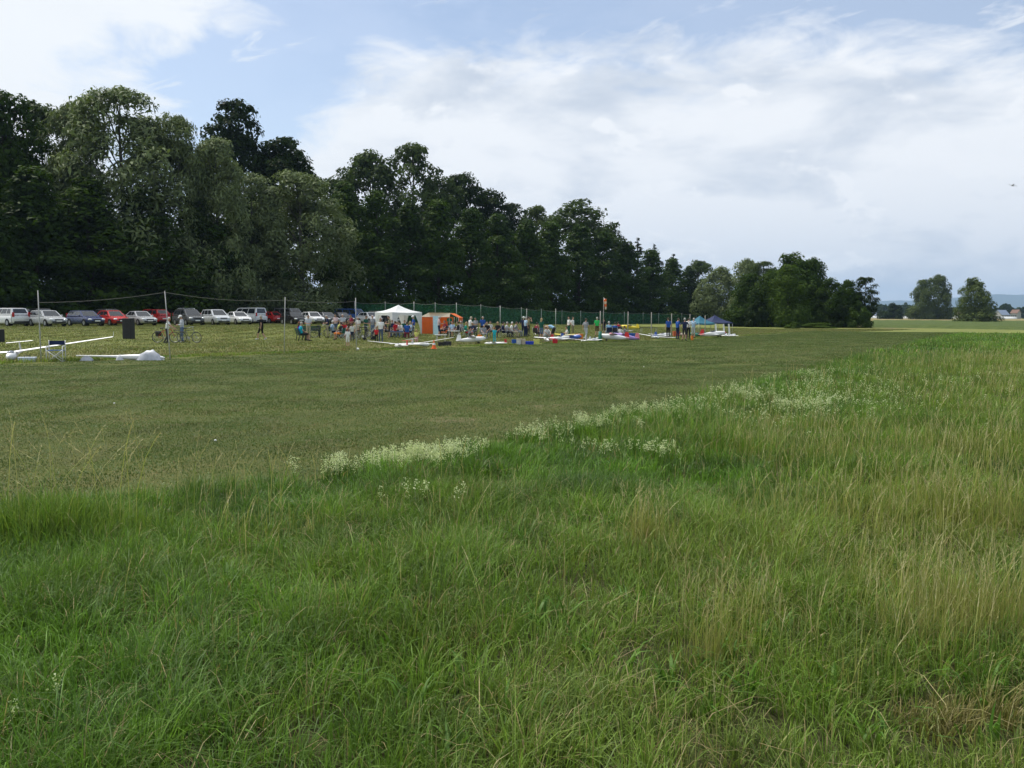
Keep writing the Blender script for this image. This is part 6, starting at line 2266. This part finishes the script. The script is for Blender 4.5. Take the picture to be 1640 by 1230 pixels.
p = at(695, 559)
e = new_obj('traffic_cone', None, loc=p)
tag(e, 'orange traffic cone at the runway edge', 'cone')
OR_P = solid((.85, .16, .03), .5, 'cone_orange')
for nm, mb, m_ in (('base', MB().box((0, 0, .02), (.34, .34, .04)), OR_P), ('cone_body', MB().tube([(0, 0, .04), (0, 0, .22), (0, 0, .40), (0, 0, .52)], [.125, .085, .045, .022], 14), OR_P), ('white_band', MB().tube([(0, 0, .24), (0, 0, .35)], [.084, .060], 14), WHITE)):
    o = new_obj(nm, mb.mesh(nm, 40), e)
    slot_mats(o, [m_])

p = at(592, 545)
e = new_obj('stroller', None, loc=p, rot=(0, 0, R(200)))
tag(e, 'dark pushchair left of the pavilion', 'pushchair')
DKF = col('dark')
for x, y, r in ((.38, -.22, .11), (.38, .22, .11), (-.28, -.26, .16), (-.28, .26, .16)):
    o = new_obj('wheel', MB().tube([(x, y - .02, r), (x, y + .02, r)], r, 14).mesh('wheel'), e)
    slot_mats(o, [RUBBER])
o = new_obj('frame', MB().tube([(.38, -.22, .12), (-.45, -.22, 1.0), (-.45, .22, 1.0), (.38, .22, .12)], .015, 6).tube([(-.28, -.24, .17), (.10, -.22, .46)], .013, 6).tube([(-.28, .24, .17), (.10, .22, .46)], .013, 6).mesh('frame'), e)
slot_mats(o, [GALV])
o = new_obj('seat', MB().add([(.22, -.2, .40), (.22, .2, .40), (-.12, .2, .36), (-.12, -.2, .36), (-.32, -.2, .86), (-.32, .2, .86), (.22, -.2, .30), (.22, .2, .30), (-.16, .2, .28), (-.16, -.2, .28), (-.38, .2, .84), (-.38, -.2, .84)],
                         [(0, 1, 2, 3), (3, 2, 5, 4), (7, 6, 9, 8), (9, 11, 10, 8), (0, 6, 7, 1), (4, 5, 10, 11), (0, 3, 9, 6), (1, 7, 8, 2), (3, 4, 11, 9), (2, 8, 10, 5)]).mesh('seat'), e)
slot_mats(o, [DKF])
rows = []
for j in range(6):
    a = R(95 + 16 * j)
    rows.append([(-.25 + .34 * -math.cos(a) * 1.0, y, .66 + .34 * math.sin(a) * .9) for y in (-.2, -.1, .1, .2)])
V = [q for r_ in rows for q in r_]
o = new_obj('hood', MB().add(V, [(j * 4 + k_, j * 4 + k_ + 1, (j + 1) * 4 + k_ + 1, (j + 1) * 4 + k_) for j in range(5) for k_ in range(3)], True).mesh('hood'), e)
slot_mats(o, [DKF])

# ------------------------------------------------------------------ model aircraft
AF = [(1.0, 0.0), (.72, .045), (.40, .085), (.15, .075), (.03, .035), (0.0, 0.0), (.03, -.018), (.15, -.030), (.40, -.030), (.72, -.015)]


def wing(root, tip, c0, c1, sweep=0.0, th=1.0, nseg=5, winglet=0.0):
    """wing half from root to tip (Vectors, spanwise); chord along +x is the nose"""
    mb = MB()
    rings = []
    root, tip = Vector(root), Vector(tip)
    for j in range(nseg + 1):
        t_ = j / nseg
        c = c0 + (c1 - c0) * t_ ** 1.4
        o = root.lerp(tip, t_) - Vector((sweep * t_, 0, 0))
        rings.append([o + Vector((c * (.3 - x), 0, z * c * th)) for x, z in AF])
    if winglet:
        o = tip - Vector((sweep, 0, 0)) + Vector((-.05, 0, winglet))
        rings.append([o + Vector((c1 * .5 * (.3 - x), 0, z * c1 * .3)) + Vector((0, (.04 if tip.y > 0 else -.04), 0)) for x, z in AF])
    if tip.y < root.y:
        rings = [list(reversed(r)) for r in rings]
    mb.rings(rings, True, True)
    return mb.mesh('wing', 50)


def fuselage(stations, n=12):
    """stations (x, z centre, half width, half height)"""
    rings = [[(x, w_ * math.cos(a), z + h * math.sin(a)) for a in np.linspace(0, 2 * math.pi, n, endpoint=False)] for x, z, w_, h in stations]
    return MB().rings(rings).mesh('fuselage', 60)


def fin_mesh(x0, x1, z0, z1, taper=.6, th=.012):
    mb = MB()
    a = [(x0, -th, z0), (x1, -th, z0), (x1 - (x1 - x0) * (1 - taper) * .2 + .02, -th * .5, z1), (x1 - (x1 - x0) * taper, -th * .5, z1)]
    b = [(x, -y, z) for x, y, z in a]
    mb.add(a + b, [(0, 1, 2, 3), (7, 6, 5, 4), (0, 4, 5, 1), (1, 5, 6, 2), (2, 6, 7, 3), (3, 7, 4, 0)])
    return mb.mesh('fin')


def glider(px, py, yaw, span, length, label, cols, roll=0.0, pitch=0.0, dz=0.0, winglet=0.0, pos=None, wings=True, fat=1.0):
    k = length
    cw, cc = span * .050 + .05, span * .020 + .03
    e = new_obj('model_glider', None, loc=(at(px, py) if pos is None else pos) + Vector((0, 0, dz)), rot=(R(roll), R(pitch), R(yaw)))
    tag(e, label, 'model glider', 'model aircraft on the grass')
    r = .055 * k * fat
    fs = fuselage([(.42 * k, r * 1.1, r * .12, r * .12), (.39 * k, r * 1.1, r * .5, r * .55), (.30 * k, r * 1.15, r * .9, r * 1.0), (.15 * k, r * 1.25, r, r * 1.15), (.02 * k, r * 1.3, r * .85, r * 1.0), (-.15 * k, r * 1.5, r * .45, r * .5), (-.40 * k, r * 1.7, r * .28, r * .32), (-.58 * k, r * 1.8, r * .22, r * .26)])
    zc = r * 2.0
    parts = [('fuselage', fs, 'body'),
             ('left_wing', wing((.02, 0.02, zc), (.02, span / 2, zc + span * .03), cw * 1.5, cc * 1.6, .02, 1, 5, winglet), 'wing'),
             ('right_wing', wing((.02, -.02, zc), (.02, -span / 2, zc + span * .03), cw * 1.5, cc * 1.6, .02, 1, 5, winglet), 'wing'),
             ('tail_fin', fin_mesh(-.58 * k, -.46 * k, r * 1.6, r * 1.6 + .16 * k), 'tail'),
             ('tailplane', wing((-.52 * k, -.17 * k, r * 1.6 + .15 * k), (-.52 * k, .17 * k, r * 1.6 + .15 * k), .10 * k, .10 * k, 0, .7, 2), 'tail'),
             ('canopy', MB().ell((.20 * k, 0, r * 2.05), (.12 * k, r * .75, r * .55), 10, 6).mesh('canopy'), 'canopy')]
    for nm, mesh, key in parts:
        if not wings and nm != 'fuselage' and nm != 'canopy':
            continue
        o = new_obj(nm, mesh, e)
        slot_mats(o, [cols[key]])
    return e


def power_plane(px, py, yaw, span, length, label, cols, high=False, tilt=6.0, dz=0.0, pos=None, rot=None):
    k = length
    e = new_obj('model_airplane', None, loc=(at(px, py) if pos is None else pos) + Vector((0, 0, dz)), rot=rot or (0, R(-tilt), R(yaw)))
    tag(e, label, 'model airplane', 'model aircraft on the grass' if pos is None else None)
    r = .075 * k
    z0 = r * 1.9
    fs = fuselage([(.44 * k, z0, r * .55, r * .55), (.42 * k, z0, r * .9, r * .9), (.25 * k, z0, r, r * 1.1), (.05 * k, z0 + r * .1, r, r * 1.25), (-.15 * k, z0 + r * .1, r * .8, r), (-.5 * k, z0 + r * .25, r * .22, r * .4)], 12)
    zw = z0 + (r * 1.1 if high else -r * .55)
    ch = span * .17
    parts = [('fuselage', fs, 'body'), ('left_wing', wing((.10 * k, .01, zw), (.10 * k, span / 2, zw + span * .03), ch, ch * .75), 'wing'), ('right_wing', wing((.10 * k, -.01, zw), (.10 * k, -span / 2, zw + span * .03), ch, ch * .75), 'wing'),
             ('tail_fin', fin_mesh(-.52 * k, -.34 * k, z0 + r * .3, z0 + r * .3 + .19 * k), 'tail'), ('tailplane', wing((-.42 * k, -.21 * k, z0 + r * .4), (-.42 * k, .21 * k, z0 + r * .4), .14 * k, .14 * k, 0, .6, 2), 'tail'),
             ('canopy', MB().ell((.0 * k, 0, z0 + r * 1.15), (.12 * k, r * .6, r * .6), 10, 6).mesh('canopy'), 'canopy'),
             ('propeller', MB().tube([(.47 * k, -.14 * k, z0 - .02), (.47 * k, 0, z0), (.47 * k, .14 * k, z0 + .02)], [.008, .02, .008], 6).mesh('propeller'), 'dark'),
             ('spinner', MB().tube([(.43 * k, 0, z0), (.46 * k, 0, z0), (.50 * k, 0, z0)], [r * .5, r * .42, .005], 10).mesh('spinner'), 'tail')]
    for sy in (-1, 1):
        parts.append(('undercarriage', MB().tube([(.20 * k, sy * r * .4, z0 - r * .8), (.22 * k, sy * r * 1.9, r * .45)], .010, 5).mesh('undercarriage'), 'dark'))
        parts.append(('wheel', MB().tube([(.22 * k, sy * r * 1.9 - .02, r * .45), (.22 * k, sy * r * 1.9 + .02, r * .45)], r * .45, 12).mesh('wheel'), 'dark'))
    for nm, mesh, key in parts:
        o = new_obj(nm, mesh, e)
        slot_mats(o, [cols[key]])
    return e


def pal(body=WHITE, wing_=None, tail=None, canopy=None):
    return dict(body=body, wing=wing_ or body, tail=tail or body, canopy=canopy or GLASS_D, dark=BLACK)


SILVER_F = solid((.40, .42, .46), .5, 'silver_cover', var=.15, metal=.3)
RED_P, BLUE_P, YEL_P, PUR_P, PINK_P, GRN_P = [solid(c_, .4, spec=.5, var=.05) for c_ in ((.62, .03, .03), (.04, .12, .45), (.80, .62, .05), (.42, .30, .62), (.72, .25, .28), (.02, .16, .10))]
# big glider at the left edge, one wing propped up
glider(24, 579, -70, 7.4, 2.9, 'big white glider at the left edge with its wing raised over the folding chair', pal(WHITE, None, None, solid((.18, .20, .24), .15)), roll=5.8, dz=.06, winglet=.22)
# second glider wrapped in silver covers
glider(205, 577, 4, 5.6, 3.6, 'wingless white glider fuselage lying under silver covers left of the second post', pal(WHITE, WHITE, WHITE, SILVER_F), roll=0, dz=-.01, wings=False, fat=.55)
for (px, py, L_, w_, h_, yw, lab, mt) in ((241, 577, 1.0, .55, .40, 4, 'crumpled silver cover draped over the glider nose', SILVER_F), (139, 578, .50, .32, .20, 4, 'silver cover bag at the wing tip of the covered glider', SILVER_F), (192, 577, .30, .26, .22, 20, 'white cloth on the wing of the covered glider', WHITE_FAB)):
    V, F = [], []
    for j in range(9):
        for k_ in range(9):
            x, y = -L_ / 2 + L_ * j / 8, -w_ / 2 + w_ * k_ / 8
            f = max(0, 1 - (2 * x / L_) ** 2) * max(0, 1 - (2 * y / w_) ** 2)
            V.append((x, y, h_ * f ** .6 * (1 + .35 * mnoise.noise(Vector((x * 5, y * 5, px)))) + .01))
    F = [(j * 9 + k_, j * 9 + k_ + 1, (j + 1) * 9 + k_ + 1, (j + 1) * 9 + k_) for j in range(8) for k_ in range(8)]
    b0 = len(V)
    V += [(x, y, 0) for x, y, z in V[:81]]
    F += [(81 + j * 9 + k_, 81 + (j + 1) * 9 + k_, 81 + (j + 1) * 9 + k_ + 1, 81 + j * 9 + k_ + 1) for j in range(8) for k_ in range(8)]
    o = new_obj('cover', MB().add(V, F, True).mesh('cover', 45), loc=at(px, py), rot=(0, 0, R(yw)))
    slot_mats(o, [mt])
    tag(o, lab, 'cover')
glider(641, 558, 120, 4.0, 1.9, 'white glider with red nose lying on the runway edge', pal(WHITE, WHITE, RED_P), roll=3, dz=.02)
glider(676, 556, 66, 4.4, 2.1, 'long winged white glider left of the orange cone', pal(WHITE, WHITE, WHITE, BLACK), roll=-6, dz=.02)
power_plane(756, 551, 8, 1.9, 2.0, 'white model airplane with tall rounded fin and black canopy', pal(WHITE, WHITE, WHITE, BLACK), high=True)
glider(791, 553, 150, 3.0, 1.7, 'white glider with red nose behind the turquoise child', pal(WHITE, WHITE, RED_P), roll=4)
power_plane(876, 549, 100, 1.8, 1.5, 'white model airplane with black stripe before the crouching person', pal(WHITE, WHITE, BLACK), high=True)
power_plane(898, 547, 30, 2.0, 1.7, 'white model airplane with red nose beside the red container', pal(WHITE, WHITE, RED_P))
power_plane(915, 546, -30, 2.2, 1.8, 'blue and white model airplane below the two white shirts', pal(BLUE_P, WHITE, BLUE_P), high=True)
power_plane(904, 543, 60, 1.8, 1.5, 'yellow model airplane behind the white ones', pal(YEL_P, YEL_P, WHITE), high=True)
glider(934, 548, 100, 2.4, 1.3, 'small white glider at the feet of the person in grey', pal(WHITE), roll=3)
power_plane(953, 547, 40, 1.4, 1.2, 'small white model airplane left of the windsock post', pal(WHITE))
power_plane(982, 547, 175, 2.3, 2.3, 'red and white model airplane right of the windsock post', pal(WHITE, PINK_P, RED_P), high=True)
power_plane(1000, 546, 185, 2.2, 2.2, 'purple model airplane with wing raised beside the blue bag', pal(PUR_P, PUR_P, PINK_P), high=True, tilt=10)
power_plane(1008, 535, 170, 2.2, 1.9, 'yellow model airplane with wing tip raised behind the purple one', pal(YEL_P), high=True, dz=.45)
table(1005, 536, 10, 1.0, .5, .42, WHITE, 'model stand under the yellow airplane', name='model_stand')
glider(1050, 543, 60, 3.4, 1.8, 'white glider with slim wing left of the leftmost pilot', pal(WHITE), roll=5)
power_plane(1062, 541, 20, 2.0, 1.7, 'white and blue model airplane behind the leftmost pilot', pal(WHITE, WHITE, BLUE_P))
power_plane(1090, 539, -20, 1.6, 1.4, 'cream model airplane between the pilots', pal(CREAM_F, WHITE, WHITE))
power_plane(1117, 540, 150, 1.8, 1.6, 'dark green model airplane below the teal canopy', pal(GRN_P, GRN_P, GRN_P))
power_plane(1143, 541, 5, 2.3, 2.4, 'white model airplane with red stripe under the navy canopy', pal(WHITE, WHITE, RED_P))
power_plane(1162, 540, 70, 1.6, 1.4, 'small white model airplane right of the red striped one', pal(WHITE))
power_plane(1172, 540, 40, 1.3, 1.2, 'rightmost white model airplane on the flight line', pal(WHITE))
# wings standing upright on racks below the navy canopy
for i, (px, lean, lab) in enumerate(((1148, -.10, 'left one of three upright white wing panels at the navy canopy'), (1160.5, -.14, 'middle one of three upright white wing panels at the navy canopy'), (1169, -.10, 'right one of three upright white wing panels at the navy canopy'))):
    o = new_obj('wing_panel', wing((0, 0, 0), (0, 1.15, 0), .20, .17, 0, 1.3), loc=at(px, 537), rot=(R(90), R(-6), R(12)))
    slot_mats(o, [WHITE])
    tag(o, lab, 'wing panel', 'upright wing panels')
# a model in flight high on the right
d_ = ray(1622, 298)
pp = Vector((0, 0, CAM_H)) + d_ * (95 / d_.y)
power_plane(0, 0, 0, .85, .70, 'tiny dark model airplane flying in the sky at the right', pal(solid((.10, .11, .13), .5)), pos=pp, rot=(R(14), R(4), R(70)))
# markers on the runway
for (px, py, lab) in ((573, 561, 'small white ball at the foot of the fourth post'), (345, 707, 'white clover head alone on the near runway'), (1031, 588, 'small white marker on the middle of the runway'), (183, 647, 'tiny white marker far left on the runway')):
    r_ = .085 if py < 570 else .02
    o = new_obj('white_marker', MB().ell((0, 0, r_ * .8), (r_, r_, r_ * .85), 10, 6).mesh('white_marker'), loc=at(px, py))
    slot_mats(o, [WHITE])
    tag(o, lab, 'marker')

# ------------------------------------------------------------------ far buildings on the plain
def tunnel(x0, x1, d, h, label):
    a, b = dep(x0, d), dep(x1, d)
    L = (b - a).length
    e = new_obj('polytunnel', None, loc=(a + b) / 2, rot=(0, 0, math.atan2(b.y - a.y, b.x - a.x)))
    tag(e, label, 'greenhouse', 'white tunnels on the plain')
    rows = [[(x, 3.0 * math.cos(a_), h * math.sin(a_)) for a_ in np.linspace(0, math.pi, 9)] for x in (-L / 2, -L / 4, 0, L / 4, L / 2)]
    o = new_obj('cover_sheet', MB().rings(rows, True, True, closed=False).mesh('cover_sheet'), e)
    slot_mats(o, [WHITE_FAB])
    for x in (-L / 2 - .05, L / 2 + .05):
        o = new_obj('end_frame', MB().tube([(x, 3.05 * math.cos(a_), h * 1.02 * math.sin(a_)) for a_ in np.linspace(0, math.pi, 9)], .06, 5).mesh('end_frame'), e)
        slot_mats(o, [GALV])


tunnel(1378, 1413, 610, 1.9, 'long white tunnel at the tip of the wood')
tunnel(1446, 1462, 610, 1.9, 'short white tunnel left of the twin tree')
tunnel(1520, 1548, 615, 1.9, 'white tunnel between the twin tree and the single tree')
tunnel(1592, 1626, 600, 1.9, 'white tunnel right of the single tree')
ROOF_R = solid((.17, .10, .075), .8, 'roof_tiles', var=.25)
ROOF_B = solid((.22, .27, .36), .6, 'roof_metal', var=.1)


def house(px, d, yaw, L, W, he, hr, roofm, label):
    e = new_obj('house', None, loc=dep(px, d), rot=(0, 0, R(yaw)))
    tag(e, label, 'house', 'houses on the plain')
    mb = MB()
    mb.add([(-L / 2, -W / 2, 0), (L / 2, -W / 2, 0), (L / 2, W / 2, 0), (-L / 2, W / 2, 0), (-L / 2, -W / 2, he), (L / 2, -W / 2, he), (L / 2, W / 2, he), (-L / 2, W / 2, he), (-L / 2, 0, hr), (L / 2, 0, hr)],
           [(0, 1, 5, 4), (2, 3, 7, 6), (1, 2, 6, 9, 5), (3, 0, 4, 8, 7)])
    o = new_obj('wall', mb.mesh('wall'), e)
    slot_mats(o, [solid((.40, .39, .37), .8, 'render_wall')])
    for s in (-1, 1):
        mb = MB()
        q = [Vector((-L / 2 - .4, s * (W / 2 + .4), he - .25)), Vector((L / 2 + .4, s * (W / 2 + .4), he - .25)), Vector((L / 2 + .4, 0, hr + .08)), Vector((-L / 2 - .4, 0, hr + .08))]
        n_ = Vector((0, 0, .18))
        mb.add(q + [v + n_ for v in q], [(0, 1, 2, 3), (4, 7, 6, 5), (0, 4, 5, 1), (1, 5, 6, 2), (2, 6, 7, 3), (3, 7, 4, 0)])
        o = new_obj('roof', mb.mesh('roof'), e)
        slot_mats(o, [roofm])
    for x in (-L * .3, 0, L * .3):
        o = new_obj('window', MB().box((x, -W / 2 - .02, he * .55), (1.0, .06, 1.2)).mesh('window'), e)
        slot_mats(o, [GLASS_D])


house(1393, 640, 10, 9, 7, 2.6, 4.6, ROOF_B, 'low building with blue grey roof beside the tip of the wood')
house(1537, 690, -15, 6, 6, 3.4, 6.0, ROOF_R, 'small white house just left of the single tree')
house(1544, 700, 20, 5, 6, 3.0, 5.2, ROOF_R, 'tiny white house touching the single tree')
house(1604, 660, 25, 9, 7, 3.2, 6.8, ROOF_B, 'white house with pale roof right of the single tree')
house(1627, 650, -60, 5, 5, 4.6, 7.0, ROOF_R, 'narrow white gable house at the right edge')

# ------------------------------------------------------------------ haze
hz = bpy.data.materials.new('haze_air')
hz.use_nodes = True
t = NT(hz.node_tree)
pv = t.node('ShaderNodeVolumePrincipled')
pv.inputs['Color'].default_value = (0.50, 0.72, 1.0, 1.0)
pv.inputs['Density'].default_value = 0.00009
pv.inputs['Anisotropy'].default_value = 0.2
out = t.node('ShaderNodeOutputMaterial')
t.t.links.new(pv.outputs[0], out.inputs['Volume'])
mb = MB()
mb.box((0, 0, 218), (29800, 29800, 444))
me = mb.mesh('haze')
me.materials.append(hz)
o = new_obj('haze', me)
tag(o, kind='stuff')
